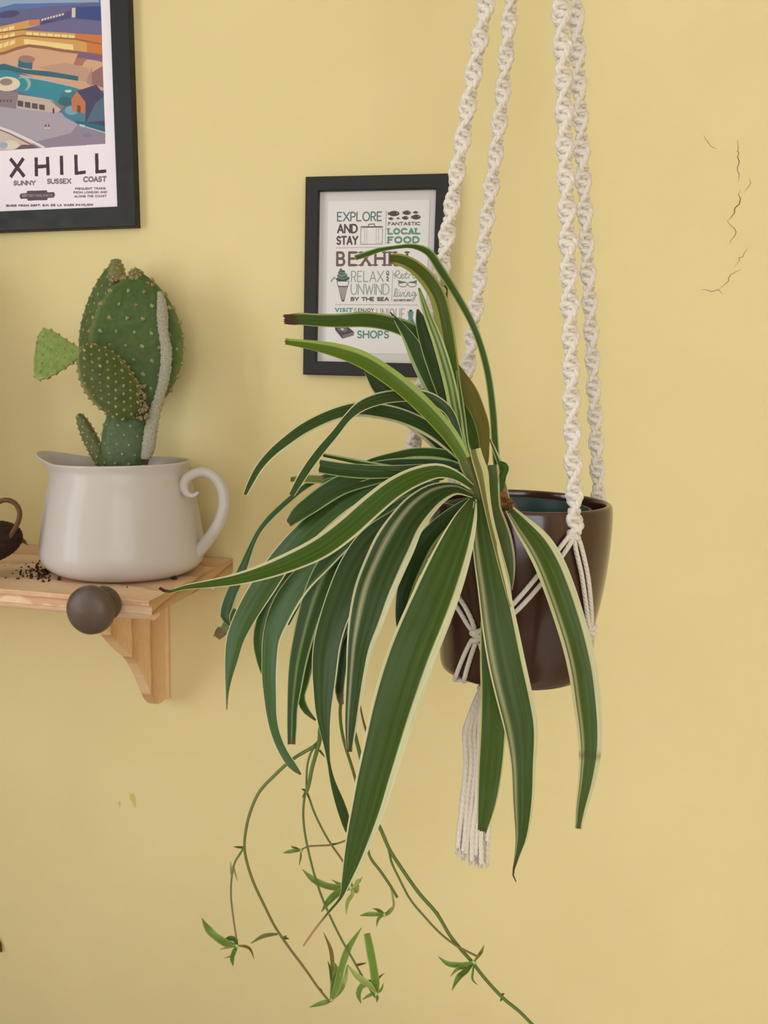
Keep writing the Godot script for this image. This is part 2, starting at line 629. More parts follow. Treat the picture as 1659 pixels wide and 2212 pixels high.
func build_furniture() -> void:
	mat("dark_oak", rgb8(62, 44, 34), 0.5, 0.4)
	mat("white_lacquer", rgb8(236, 234, 228), 0.4, 0.5)
	mat("dark_stoneware", rgb8(54, 46, 42), 0.5, 0.4)
	# white table under the plant, below the frame
	var t := thing("dining_table", Vector3(0.5, 0, 0.62), "white dining table standing by the wall to the right below the hanging plant", "table")
	var m := mb(t)
	m.cbox(Vector3(-0.10, 0.70, 0.06), Vector3(1.12, 0.735, 1.05), 0.004)
	part(t, "table_top", m.done(), M.white_lacquer)
	m = mb(t)
	m.cbox(Vector3(-0.03, 0.62, 0.13), Vector3(1.05, 0.699, 0.98), 0.003)
	part(t, "apron", m.done(), M.white_lacquer)
	for x in [-0.04, 1.01]:
		for z in [0.12, 0.94]:
			m = mb(t)
			m.cbox(Vector3(x, 0.0, z), Vector3(x + 0.05, 0.699, z + 0.05), 0.004)
			part(t, "leg", m.done(), M.white_lacquer)
	# dark sideboard to the left under the shelf
	var s := thing("sideboard", Vector3(-1.0, 0, 0.25), "low dark oak sideboard against the wall under the shelf at the left", "sideboard")
	m = mb(s)
	m.cbox(Vector3(-1.46, 0.06, 0.02), Vector3(-0.56, 0.60, 0.44), 0.004)
	part(s, "carcass", m.done(), M.dark_oak)
	m = mb(s)
	m.cbox(Vector3(-1.48, 0.601, 0.005), Vector3(-0.54, 0.63, 0.46), 0.004)
	part(s, "top", m.done(), M.dark_oak)
	for x in [-1.455, -1.005]:
		m = mb(s)
		m.cbox(Vector3(x, 0.075, 0.441), Vector3(x + 0.44, 0.585, 0.456), 0.003)
		var d := part(s, "door", m.done(), M.dark_oak)
		m = mb(s)
		m.lathe([Vector2(0, 0), Vector2(0.006, 0), Vector2(0.005, 0.010), Vector2(0.013, 0.016), Vector2(0.012, 0.024), Vector2(0, 0.027)], 20, Basis(Vector3.RIGHT, PI / 2), Vector3(x + (0.40 if x < -1.2 else 0.04), 0.36, 0.456))
		part(d, "handle", m.done(), M.brass_hook)
	for x in [-1.44, -0.62]:
		for z in [0.04, 0.38]:
			m = mb(s)
			m.cbox(Vector3(x, 0.0, z), Vector3(x + 0.04, 0.06, z + 0.04), 0.003)
			part(s, "foot", m.done(), M.dark_oak)
	# tall vase further along the shelf
	var at := Vector3(-0.728, SHELF_Y, 0.098)
	var v := thing("vase", at, "tall dark stoneware vase on the shelf to the left of the woven ornament", "vase")
	m = mb(v)
	var prof := []
	for q in spline([[0.052, 0.0], [0.058, 0.004], [0.074, 0.06], [0.086, 0.13], [0.084, 0.19], [0.066, 0.245], [0.046, 0.275], [0.044, 0.30], [0.054, 0.325]], 40):
		prof.append(Vector2(q[0], q[1]))
	prof = [Vector2(0, 0.0)] + prof + [Vector2(0.050, 0.326), Vector2(0.040, 0.30), Vector2(0.042, 0.27), Vector2(0.078, 0.19), Vector2(0.06, 0.03), Vector2(0, 0.012)]
	m.lathe(prof, 64, Basis(), at)
	part(v, "body", m.done(), M.dark_stoneware)


# ------------------------------------------------------------------ prints

class Canvas:
	var im: Image
	var w: int
	var h: int
	var q: Array          # corners of the sheet in drawing units: TL TR BR BL
	var k := 1.0          # pixels per drawing unit

	func _init(w_: int, h_: int, paper: Color, q_: Array) -> void:
		w = w_
		h = h_
		q = q_
		im = Image.create(w, h, false, Image.FORMAT_RGB8)
		im.fill(paper)
		k = w / (q[1] - q[0] as Vector2).length()

	func at(p: Vector2) -> Vector2:
		# drawing units to pixels; the drawing's sheet is a slightly crooked quadrilateral
		var u := 0.5
		var v := 0.5
		for i in 4:
			var l: Vector2 = q[0].lerp(q[3], v)
			var r: Vector2 = q[1].lerp(q[2], v)
			u = (p.x - l.x) / (r.x - l.x)
			var t: Vector2 = q[0].lerp(q[1], u)
			var b: Vector2 = q[3].lerp(q[2], u)
			v = (p.y - t.y) / (b.y - t.y)
		return Vector2(u * w, v * h)

	func raw(pp: PackedVector2Array, col: Color) -> void:
		var y0 := h
		var y1 := 0
		for p in pp:
			y0 = mini(y0, int(floor(p.y)))
			y1 = maxi(y1, int(ceil(p.y)))
		for y in range(maxi(0, y0), mini(h, y1 + 1)):
			var xs := []
			var yc := y + 0.5
			for i in pp.size():
				var a := pp[i]
				var b := pp[(i + 1) % pp.size()]
				if (a.y <= yc) != (b.y <= yc):
					xs.append(a.x + (yc - a.y) / (b.y - a.y) * (b.x - a.x))
			xs.sort()
			for i in range(0, xs.size() - 1, 2):
				var x0 := clampi(roundi(xs[i]), 0, w)
				var x1 := clampi(roundi(xs[i + 1]), 0, w)
				if x1 > x0:
					im.fill_rect(Rect2i(x0, y, x1 - x0, 1), col)

	func poly(p: Array, col: Color) -> void:
		var pp := PackedVector2Array()
		for i in range(0, p.size(), 2):
			pp.append(at(Vector2(p[i], p[i + 1])))
		raw(pp, col)

	func oval(x: float, y: float, rx: float, ry: float, col: Color, turn := 0.0) -> void:
		var pp := PackedVector2Array()
		for i in 28:
			var a := TAU * i / 28
			pp.append(at(Vector2(x, y) + Vector2(cos(a) * rx, sin(a) * ry).rotated(turn)))
		raw(pp, col)

	func stroke(p: PackedVector2Array, th: float, col: Color, butt := false) -> void:
		var r := th * k * 0.5
		var pp := PackedVector2Array()
		for a in p:
			pp.append(at(a))
		for i in pp.size() - 1:
			var d := (pp[i + 1] - pp[i]).normalized() * r
			var s := Vector2(-d.y, d.x)
			var e := d * 0.0
			raw(PackedVector2Array([pp[i] + s - e, pp[i + 1] + s + e, pp[i + 1] - s + e, pp[i] - s - e]), col)
		for i in range(1 if butt else 0, pp.size() - (1 if butt else 0)):
			var c := PackedVector2Array()
			for j in 10:
				c.append(pp[i] + Vector2.from_angle(TAU * j / 10) * r)
			raw(c, col)

	func line(p: Array, th: float, col: Color, butt := false) -> void:
		var pp := PackedVector2Array()
		for i in range(0, p.size(), 2):
			pp.append(Vector2(p[i], p[i + 1]))
		stroke(pp, th, col, butt)

	func glyph(ch: String) -> Array:
		# strokes in a unit box, y down; a row that starts with "e" is an arc: centre, radii, from, to in degrees
		match ch:
			"A": return [[0, 1, 0.5, 0, 1, 1], [0.17, 0.68, 0.83, 0.68]]
			"B": return [[0.5, 0, 0, 0, 0, 1, 0.55, 1], [0, 0.47, 0.55, 0.47], ["e", 0.5, 0.235, 0.4, 0.235, -90, 90], ["e", 0.55, 0.735, 0.45, 0.265, -90, 90]]
			"C": return [["e", 0.55, 0.5, 0.55, 0.5, -45, -315]]
			"D": return [[0.4, 0, 0, 0, 0, 1, 0.4, 1], ["e", 0.4, 0.5, 0.6, 0.5, -90, 90]]
			"E": return [[0.9, 0, 0, 0, 0, 1, 0.9, 1], [0, 0.48, 0.75, 0.48]]
			"F": return [[0.9, 0, 0, 0, 0, 1], [0, 0.48, 0.75, 0.48]]
			"G": return [["e", 0.55, 0.5, 0.55, 0.5, -45, -350], [0.6, 0.56, 1.0, 0.56, 1.0, 0.85]]
			"H": return [[0, 0, 0, 1], [1, 0, 1, 1], [0, 0.48, 1, 0.48]]
			"I": return [[0, 0, 0, 1]]
			"J": return [[0.8, 0, 0.8, 0.65], ["e", 0.4, 0.65, 0.4, 0.35, 0, 150]]
			"K": return [[0, 0, 0, 1], [0.95, 0, 0, 0.58], [0.32, 0.4, 1, 1]]
			"L": return [[0, 0, 0, 1, 0.9, 1]]
			"M": return [[0, 1, 0.05, 0, 0.5, 0.75, 0.95, 0, 1, 1]]
			"N": return [[0, 1, 0, 0, 1, 1, 1, 0]]
			"O": return [["e", 0.5, 0.5, 0.5, 0.5, 0, 360]]
			"P": return [[0, 1, 0, 0, 0.5, 0], ["e", 0.5, 0.27, 0.45, 0.27, -90, 90], [0, 0.54, 0.5, 0.54]]
			"Q": return [["e", 0.5, 0.5, 0.5, 0.5, 0, 360], [0.6, 0.7, 1, 1.05]]
			"R": return [[0, 1, 0, 0, 0.5, 0], ["e", 0.5, 0.27, 0.45, 0.27, -90, 90], [0, 0.54, 0.5, 0.54, 0.95, 1]]
			"S": return [["e", 0.5, 0.255, 0.42, 0.255, -25, -270], ["e", 0.5, 0.745, 0.46, 0.255, -90, 150]]
			"T": return [[0, 0, 1, 0], [0.5, 0, 0.5, 1]]
			"U": return [[0, 0, 0, 0.65], ["e", 0.5, 0.65, 0.5, 0.35, 180, 0], [1, 0.65, 1, 0]]
			"V": return [[0, 0, 0.5, 1, 1, 0]]
			"W": return [[0, 0, 0.25, 1, 0.5, 0.15, 0.75, 1, 1, 0]]
			"X": return [[0, 0, 1, 1], [1, 0, 0, 1]]
			"Y": return [[0, 0, 0.5, 0.5, 1, 0], [0.5, 0.5, 0.5, 1]]
			"&": return [["e", 0.42, 0.22, 0.26, 0.22, 40, -240], [0.25, 0.38, 1, 1], ["e", 0.42, 0.7, 0.42, 0.3, 250, 20]]
			".": return [[0, 0.97, 0.02, 1]]
		return []

	func text(s: String, x: float, y: float, wd: float, ht: float, th: float, col: Color, serif := 0.0, gap := 0.28, turn := 0.0) -> void:
		# one line set to fill the width wd, capitals ht high
		var adv := []
		var total := 0.0
		for ch in s:
			var a := 0.75
			if ch == "I" or ch == ".":
				a = 0.0
			elif ch == " ":
				a = 0.28
			elif ch in ["M", "W"]:
				a = 1.05
			elif ch in ["E", "F", "L", "S", "J", "P", "B", "R"]:
				a = 0.58
			elif ch in ["O", "Q", "C", "G"]:
				a = 0.86
			adv.append(a)
			total += a
		var e := th * 0.5
		var g := gap * (s.length() - 1)
		var scale := (wd - th) / maxf(0.01, total + g)
		var px := x + e
		var top := y + e
		var hh := ht - th
		var pivot := Vector2(x, y)
		for i in s.length():
			var aw: float = adv[i] * scale
			for st in glyph(s[i]):
				var pp := PackedVector2Array()
				if st[0] is String:
					var n := 16
					for j in n + 1:
						var an := deg_to_rad(lerpf(st[5], st[6], float(j) / n))
						pp.append(Vector2(px + (st[1] + cos(an) * st[3]) * aw, top + (st[2] + sin(an) * st[4]) * hh))
				else:
					for j in range(0, st.size(), 2):
						pp.append(Vector2(px + st[j] * aw, top + st[j + 1] * hh))
				if serif > 0.0 and not (st[0] is String):
					for p in [pp[0], pp[-1]]:
						if absf(p.y - top) < 0.02 * hh or absf(p.y - top - hh) < 0.02 * hh:
							line([p.x - serif, p.y, p.x + serif, p.y], th * 0.6, col)
				if turn != 0.0:
					for j in pp.size():
						pp[j] = pivot + (pp[j] - pivot).rotated(turn)
				stroke(pp, th, col)
			px += aw + gap * scale


func print_material(called: String, cv: Canvas) -> StandardMaterial3D:
	var m := mat(called, Color.WHITE, 0.6, 0.4)
	m.albedo_texture = ImageTexture.create_from_image(cv.im)
	return m


func picture(label: String, at: Vector3, roll: float, ow: float, oh: float, rail: float, depth: float, rebate: float, sheet: Rect2, cv: Canvas, key: String) -> void:
	# at: outer lower right corner on the wall; the frame is four mitred rails round a mount and a print
	var b := Basis(Vector3.BACK, roll)
	var o := thing("picture_frame", at, label, "picture frame", "black picture frames on the yellow wall")
	o.basis = b
	var x0 := -ow
	var q := [[Vector2(x0, 0), Vector2(0, 0)], [Vector2(0, 0), Vector2(0, oh)], [Vector2(0, oh), Vector2(x0, oh)], [Vector2(x0, oh), Vector2(x0, 0)]]
	for i in 4:
		var a: Vector2 = q[i][0]
		var c: Vector2 = q[i][1]
		var d := (c - a).normalized()
		var inw := Vector2(-d.y, d.x)
		# section: (inwards, height), mitred at both ends
		var sec := [Vector2(0, 0), Vector2(0, depth - 0.0008), Vector2(0.0008, depth), Vector2(rail - 0.0008, depth), Vector2(rail, depth - 0.0008), Vector2(rail, 0.002)]
		var m := mb()
		for s in sec.size() - 1:
			var u: Vector2 = sec[s]
			var w: Vector2 = sec[s + 1]
			var pts := []
			for e in [[a, 1.0, u], [c, -1.0, u], [c, -1.0, w], [a, 1.0, w]]:
				var p2: Vector2 = e[0] + inw * e[2].x + d * e[1] * e[2].x
				pts.append(Vector3(p2.x, p2.y, e[2].y))
			var out2 := inw * (u.y - w.y) * -1.0
			var nz := (w.x - u.x)
			var want := Vector3(-inw.x * (w.y - u.y), -inw.y * (w.y - u.y), nz)
			m.quad(pts[0], pts[1], pts[2], pts[3], want)
		part(o, "frame_rail", m.done(), M.frame_black)
	var r := rail - 0.002
	var m2 := mb()
	m2.box(Vector3(x0 + r, r, 0.002), Vector3(-r, oh - r, rebate))
	part(o, "mount", m2.done(), M.mount_white)
	# the print: a sheet of card on the mount, printed on its face
	var s0 := Vector3(-sheet.position.x - sheet.size.x, sheet.position.y, rebate)
	var s1 := Vector3(-sheet.position.x, sheet.position.y + sheet.size.y, rebate + 0.0006)
	var m3 := mb()
	m3.quad_uv(Vector3(s0.x, s1.y, s1.z), s1, Vector3(s1.x, s0.y, s1.z), Vector3(s0.x, s0.y, s1.z), Vector3.BACK)
	var pr := part(o, "print", m3.done(), print_material(key, cv))
	var m4 := mb()
	for sd in [[s0, Vector3(s1.x, s0.y, s0.z), Vector3.DOWN], [Vector3(s1.x, s0.y, s0.z), Vector3(s1.x, s1.y, s0.z), Vector3.RIGHT], [Vector3(s1.x, s1.y, s0.z), Vector3(s0.x, s1.y, s0.z), Vector3.UP], [Vector3(s0.x, s1.y, s0.z), s0, Vector3.LEFT]]:
		m4.quad(sd[0], sd[1], sd[1] + Vector3(0, 0, 0.0006), sd[0] + Vector3(0, 0, 0.0006), sd[2])
	part(pr, "card_edge", m4.done(), M.mount_white)


func build_pictures() -> void:
	# the large railway poster; drawing units measured on its visible part
	var cv := Canvas.new(800, 1148, rgb8(243, 234, 240), [Vector2(-690, -745), Vector2(995, -905), Vector2(1115, 1975), Vector2(-493, 2025)])
	cv.k = 0.52
	draw_poster(cv)
	var corner := on_z(1300 / 4.425, 2165 / 4.425, 0.010)
	picture("large black picture frame at upper left holding a colourful seaside travel poster", Vector3(corner.x, corner.y, 0.0), deg_to_rad(1.2), 0.243, 0.330, 0.0212, 0.010, 0.005, Rect2(0.0212, 0.0212, 0.2004, 0.2876), cv, "poster_print")
	# the small typographic print
	var cs := Canvas.new(828, 1200, rgb8(226, 221, 218), [Vector2(285, 352), Vector2(1303, 345), Vector2(1272, 1872), Vector2(268, 1860)])
	draw_card(cs)
	var bl := on_z(654.1, 808.8, 0.012)
	picture("small black picture frame holding a green and brown lettered print, partly behind the leaves", Vector3(bl.x + 0.1467, bl.y, 0.0), 0.0, 0.1467, 0.1962, 0.0138, 0.012, 0.006, Rect2(0.0138 + 0.0066, 0.0138 + 0.0093, 0.1037, 0.1500), cs, "card_print")


func draw_poster(c: Canvas) -> void:
	var navy := rgb8(62, 78, 132)
	var slate := rgb8(104, 102, 142)
	var gold := rgb8(214, 160, 92)
	var pale := rgb8(240, 214, 142)
	var trim := rgb8(150, 104, 70)
	var sand := rgb8(212, 164, 134)
	var teal := rgb8(58, 138, 152)
	var dteal := rgb8(56, 102, 116)
	var stone := rgb8(172, 156, 156)
	var ink := rgb8(70, 50, 58)
	c.poly([-600, -660, 900, -800, 983, 1330, -455, 1410], slate)
	c.poly([-600, -660, 900, -800, 925, -60, -490, 40], rgb8(92, 118, 170))
	c.poly([-300, -300, 300, -420, 905, -250, 912, -60, 100, -60, -400, 60], rgb8(150, 168, 196))
	c.poly([690, -20, 930, -20, 936, 118, 690, 92], navy)
	c.poly([350, 112, 650, 10, 650, 86, 360, 150], rgb8(86, 84, 126))
	c.oval(40, 40, 110, 34, rgb8(80, 76, 112), -0.12)
	c.oval(480, 130, 118, 24, rgb8(80, 74, 112), 0.05)
	c.oval(850, 128, 90, 16, rgb8(80, 84, 130), 0.05)
	c.poly([655, -10, 690, -10, 690, 80, 655, 80], rgb8(214, 206, 168))
	c.poly([600, 96, 936, 118, 940, 250, 240, 205, 260, 170], rgb8(112, 106, 144))
	for i in 8:
		c.poly([362 + i * 28, 92 - i * 7, 382 + i * 28, 86 - i * 7, 382 + i * 28, 106 - i * 7, 362 + i * 28, 112 - i * 7], rgb8(220, 200, 186))
	# lit terraces
	c.poly([-480, 240, 0, 150, 235, 100, 345, 92, 345, 150, 150, 195, 690, 236, 942, 256, 948, 452, 690, 408, 240, 345, 0, 420, -470, 500], gold)
	c.poly([240, 100, 345, 92, 350, 150, 240, 158], rgb8(204, 130, 96))
	c.poly([690, 236, 942, 256, 948, 452, 800, 425, 800, 330, 690, 300], rgb8(206, 122, 70))
	for i in 7:
		var x := 215 + i * 68
		c.poly([x, 214 + i * 6, x + 58, 218 + i * 6, x + 58, 256 + i * 6, x, 250 + i * 6], pale)
		c.poly([x - 24, 282 + i * 9, x + 44, 288 + i * 9, x + 52, 348 + i * 9, x - 20, 332 + i * 9], pale)
	for i in 5:
		var x := 10 + i * -62
		c.poly([x + 34, 165 - i * -16, x + 86, 150 - i * -16, x + 86, 186 - i * -16, x + 34, 200 - i * -16], pale)
		c.poly([x + 42, 232 - i * -14, x + 92, 218 - i * -14, x + 92, 254 - i * -14, x + 42, 268 - i * -14], pale)
		c.poly([x + 44, 304 - i * -18, x + 96, 282 - i * -18, x + 96, 324 - i * -18, x + 44, 346 - i * -18], pale)
	c.line([-470, 330, 0, 280, 180, 248, 700, 292, 944, 346], 12, trim)
	c.line([-470, 262, 0, 212, 200, 188], 10, trim)
	# beach
	c.poly([-470, 500, 0, 428, 110, 392, 240, 362, 690, 420, 948, 460, 966, 800, 700, 780, 300, 660, 0, 560, -460, 640], sand)
	c.line([-470, 492, 0, 416, 130, 372, 240, 348, 420, 372, 560, 400, 740, 425, 945, 460], 22, trim)
	c.poly([720, 430, 800, 422, 945, 462, 948, 520, 880, 500, 800, 490, 740, 550, 670, 545], rgb8(126, 96, 124))
	c.poly([700, 470, 790, 480, 760, 552, 672, 548], rgb8(172, 116, 96))
	c.poly([330, 560, 600, 520, 820, 580, 830, 720, 700, 690], rgb8(192, 152, 130))
	# water and the low wall
	c.poly([-460, 640, 0, 560, 170, 640, 420, 690, 720, 775, 650, 900, 560, 960, 480, 880, 250, 835, 0, 740, -450, 800], teal)
	c.poly([0, 520, 200, 580, 430, 600, 720, 655, 720, 700, 560, 672, 180, 618, 0, 580, -460, 640, -460, 600], dteal)
	c.line([160, 640, 420, 690, 620, 740], 14, rgb8(186, 176, 164))
	c.poly([140, 480, 280, 500, 275, 580, 136, 556], rgb8(58, 108, 128))
	c.oval(222, 478, 80, 36, rgb8(160, 124, 112), 0.1)
	c.oval(190, 720, 74, 72, rgb8(160, 178, 168))
	c.oval(170, 730, 62, 66, teal)
	# round pavilion and its long wing
	c.oval(30, 720, 128, 72, rgb8(226, 206, 178))
	c.oval(20, 700, 62, 34, rgb8(150, 130, 124))
	c.poly([-460, 800, 0, 790, 140, 800, 150, 960, 0, 948, -450, 930], rgb8(140, 124, 128))
	c.poly([140, 826, 300, 850, 470, 884, 578, 960, 530, 1010, 400, 1002, 120, 962], rgb8(196, 176, 164))
	c.poly([440, 880, 590, 950, 560, 985], rgb8(128, 124, 112))
	for i in 4:
		c.poly([135 + i * 70, 884 + i * 14, 190 + i * 70, 892 + i * 14, 190 + i * 70, 950 + i * 12, 135 + i * 70, 940 + i * 12], rgb8(96, 74, 84))
	for i in 6:
		c.poly([-110 + i * 34, 872, -92 + i * 34, 872, -92 + i * 34, 900, -110 + i * 34, 900], rgb8(104, 88, 98))
	# trees and houses to the right
	c.oval(640, 850, 90, 56, rgb8(72, 120, 132))
	c.oval(600, 900, 70, 46, dteal)
	c.oval(625, 800, 34, 14, rgb8(196, 204, 206))
	c.oval(690, 1040, 120, 70, rgb8(74, 128, 144), 0.4)
	c.oval(660, 990, 66, 46, rgb8(120, 164, 176))
	c.poly([820, 640, 880, 600, 948, 560, 958, 770, 820, 730], rgb8(150, 106, 106))
	c.poly([800, 690, 850, 560, 850, 760, 800, 720], rgb8(176, 134, 118))
	c.poly([655, 880, 712, 800, 798, 915, 790, 1024, 668, 1000], rgb8(192, 118, 84))
	c.poly([712, 940, 745, 945, 745, 1016, 712, 1010], rgb8(112, 74, 66))
	c.poly([708, 800, 890, 740, 968, 840, 978, 1210, 790, 1150, 792, 912], rgb8(74, 72, 98))
	c.poly([880, 930, 970, 850, 972, 1100, 800, 1110], rgb8(86, 106, 128))
	c.poly([700, 1090, 978, 1150, 980, 1230, 760, 1180, 690, 1130], rgb8(52, 104, 120))
	# forecourt
	c.poly([-450, 930, 0, 948, 400, 1000, 560, 1010, 600, 1060, 720, 1130, 650, 1220, 330, 1300, 0, 1172, -452, 1120], rgb8(170, 160, 170))
	c.poly([720, 1130, 980, 1218, 983, 1330, 110, 1376, 200, 1320, 360, 1296, 650, 1220], rgb8(146, 132, 148))
	c.poly([-452, 1120, 0, 1172, 300, 1300, 240, 1366, -454, 1408], rgb8(206, 186, 172))
	c.oval(60, 1330, 90, 46, rgb8(222, 208, 188))
	c.oval(0, 1330, 40, 34, rgb8(158, 172, 192))
	c.line([-100, 1130, 60, 1190, 270, 1290, 390, 1356], 20, rgb8(226, 216, 218))
	c.line([-100, 1150, 50, 1210, 250, 1316, 330, 1362], 9, rgb8(120, 92, 84))
	c.poly([110, 1376, 180, 1326, 270, 1330, 330, 1364], rgb8(112, 88, 98))
	for x in [410, 440]:
		c.line([x, 1132, x, 1152], 14, rgb8(122, 94, 92))
		c.line([x - 6, 1162, x + 6, 1162], 8, rgb8(232, 226, 226))
	c.poly([735, 1128, 790, 1142, 790, 1162, 735, 1148], rgb8(198, 206, 210))
	c.line([800, 1158, 978, 1218], 8, rgb8(190, 196, 204))
	c.line([780, 1232, 830, 1232, 850, 1250, 780, 1250, 780, 1232], 5, rgb8(110, 112, 150))
	c.line([485, 975, 485, 1010], 16, rgb8(86, 60, 66))
	# white margins cover what runs over the picture's edge
	var paper := rgb8(243, 234, 240)
	c.poly([900, -800, 1100, -600, 1120, 1990, 985, 1990, 983, 1330], paper)
	c.poly([-560, 1412, 983, 1330, 1120, 1328, 1125, 2040, -560, 2080], paper)
	# lettering
	c.text("B", -445, 1500, 120, 190, 28, ink)
	c.text("E", -190, 1486, 110, 190, 28, ink)
	c.line([66, 1466, 206, 1650], 30, ink, true)
	c.line([196, 1464, 70, 1654], 30, ink, true)
	c.line([320, 1456, 324, 1648], 30, ink, true)
	c.line([430, 1452, 438, 1640], 30, ink, true)
	c.line([322, 1552, 434, 1546], 28, ink)
	c.line([564, 1444, 570, 1638], 30, ink, true)
	c.line([702, 1436, 710, 1636], 30, ink, true)
	c.line([696, 1624, 798, 1612], 26, ink, true)
	c.line([900, 1424, 906, 1624], 30, ink, true)
	c.line([892, 1612, 992, 1604], 26, ink, true)
	var soft := rgb8(134, 112, 120)
	c.text("SUNNY", 97, 1690, 222, 50, 11, soft, 0.0, 0.22)
	c.text("SUSSEX", 426, 1674, 236, 54, 11, soft, 0.0, 0.22)
	c.text("COAST", 774, 1656, 224, 58, 12, soft, 0.0, 0.22)
	var badge := rgb8(92, 74, 84)
	c.poly([235, 1796, 425, 1792, 432, 1814, 498, 1812, 506, 1842, 494, 1868, 436, 1870, 430, 1892, 242, 1896, 234, 1876, 172, 1876, 160, 1850, 170, 1822, 228, 1818], badge)
	c.text("BRITISH RAILWAYS", 186, 1830, 296, 28, 6, rgb8(150, 132, 142), 0.0, 0.3)
	c.text("FREQUENT TRAINS", 698, 1768, 290, 24, 6, soft, 0.0, 0.3)
	c.text("FROM LONDON AND", 682, 1806, 322, 24, 6, soft, 0.0, 0.3)
	c.text("ALONG THE COAST", 690, 1846, 308, 24, 6, soft, 0.0, 0.3)
	c.text("GUIDE FROM DEPT. B.H. DE LA WARR PAVILION", 26, 1934, 844, 22, 7, rgb8(108, 88, 98), 0.0, 0.34)


func draw_card(c: Canvas) -> void:
	var slate := rgb8(98, 114, 108)
	var dark := rgb8(84, 74, 72)
	var brown := rgb8(108, 92, 86)
	var teal := rgb8(102, 142, 128)
	var sage := rgb8(138, 154, 142)
	var rule := rgb8(158, 146, 142)
	c.text("EXPLORE", 376, 454, 460, 96, 13, slate, 0.0, 0.2)
	c.text("AND", 378, 572, 212, 94, 17, dark, 0.0, 0.24)
	c.text("STAY", 370, 690, 226, 90, 17, dark, 0.0, 0.2)
	# suitcase
	c.line([620, 606, 838, 606, 838, 774, 620, 776, 620, 606], 5, rgb8(120, 104, 100))
	c.line([626, 604, 834, 604], 12, dark)
	c.line([694, 604, 700, 578, 755, 576, 764, 602], 9, brown)
	for x in [660, 682, 776, 798]:
		c.line([x, 612, x, 774], 4, rule)
	for p in [[622, 640, 650, 612], [808, 612, 836, 640], [622, 745, 650, 772], [808, 772, 836, 745]]:
		c.line(p, 4, rule)
	c.line([874, 450, 868, 776], 6, rule)
	for f in [[952, 476, 54, 26], [1080, 469, 38, 22], [1168, 467, 24, 13], [924, 525, 24, 13], [996, 522, 16, 9], [1066, 519, 30, 18], [1172, 512, 44, 24]]:
		c.oval(f[0], f[1], f[2], f[3], dark)
		c.poly([f[0] - f[2] * 0.7, f[1], f[0] - f[2] * 1.25, f[1] - f[3] * 0.8, f[0] - f[2] * 1.1, f[1], f[0] - f[2] * 1.25, f[1] + f[3] * 0.8], dark)
		c.oval(f[0] + f[2] * 0.6, f[1] - f[3] * 0.25, 4, 4, rgb8(226, 221, 218))
	c.text("FANTASTIC", 892, 558, 322, 34, 8, rgb8(96, 84, 82), 0.0, 0.2)
	c.text("LOCAL", 888, 616, 326, 66, 18, teal, 14.0, 0.34)
	c.text("FOOD", 888, 697, 322, 72, 19, teal, 14.0, 0.34)
	c.line([370, 808, 1205, 802], 5, rule)
	c.text("BEXHILL", 370, 842, 800, 150, 25, brown, 20.0, 0.42)
	# ice cream cone
	c.poly([376, 1136, 508, 1136, 456, 1342, 432, 1342], rgb8(78, 70, 68))
	c.poly([392, 1196, 496, 1196, 452, 1328, 438, 1328], rgb8(160, 148, 146))
	c.poly([384, 1142, 500, 1142, 490, 1186, 396, 1186], rgb8(224, 219, 216))
	c.oval(440, 1114, 70, 26, rgb8(70, 84, 80), -0.08)
	c.oval(434, 1080, 54, 24, slate, -0.1)
	c.oval(428, 1050, 38, 20, rgb8(70, 84, 80), -0.15)
	c.oval(420, 1028, 16, 16, slate, -0.4)
	for y in [1104, 1072, 1046]:
		c.line([392, y, 440, y + 14, 490 - (1104 - y) * 0.4, y - 4], 5, rgb8(150, 172, 162))
	c.line([322, 1140, 340, 1112], 16, sage)
	c.oval(356, 1106, 10, 14, sage)
	c.text("RELAX", 524, 1036, 334, 112, 10, sage, 0.0, 0.2)
	c.text("AND", 880, 1146, 112, 30, 8, rgb8(104, 98, 96), 0.0, 0.24, -PI / 2)
	c.text("UNWIND", 522, 1164, 392, 112, 10, sage, 0.0, 0.2)
	c.text("BY THE SEA", 522, 1296, 390, 43, 12, brown, 0.0, 0.2)
	c.line([946, 1036, 938, 1342], 5, rule)
	# "Retro living" in a brush script
	var s := [
		[968, 1112, 984, 1040, 1004, 1036, 1014, 1056, 996, 1076, 978, 1078, 1010, 1110, 1028, 1104], [1028, 1096, 1048, 1086, 1044, 1072, 1030, 1078, 1028, 1100, 1042, 1112, 1062, 1098],
		[1086, 1046, 1070, 1094, 1080, 1112, 1094, 1102], [1062, 1070, 1102, 1066], [1104, 1112, 1116, 1074, 1122, 1072, 1134, 1078, 1140, 1070], [1160, 1072, 1148, 1084, 1150, 1106, 1164, 1110, 1176, 1096, 1172, 1078, 1160, 1072],
		[962, 1060, 956, 1080, 972, 1082],
		[956, 1290, 972, 1270, 990, 1222, 980, 1214, 966, 1270, 974, 1292, 990, 1286], [1002, 1248, 992, 1282, 1002, 1292, 1014, 1282], [1010, 1228, 1012, 1230], [1022, 1248, 1024, 1288, 1032, 1290, 1048, 1252, 1056, 1256],
		[1068, 1248, 1058, 1282, 1068, 1292, 1080, 1282], [1076, 1228, 1078, 1230], [1086, 1292, 1096, 1250, 1090, 1280, 1112, 1248, 1118, 1256, 1110, 1286, 1122, 1290, 1134, 1280],
		[1172, 1254, 1154, 1248, 1140, 1266, 1144, 1284, 1160, 1280, 1174, 1252, 1164, 1318, 1148, 1340, 1136, 1326, 1160, 1304, 1190, 1272]]
	for p in s:
		var pts := []
		for i in range(0, p.size(), 2):
			pts.append([p[i], p[i + 1]])
		var flat := []
		for r in spline_(pts, pts.size() * 4):
			flat.append(r[0])
			flat.append(r[1])
		c.line(flat, 9, sage)
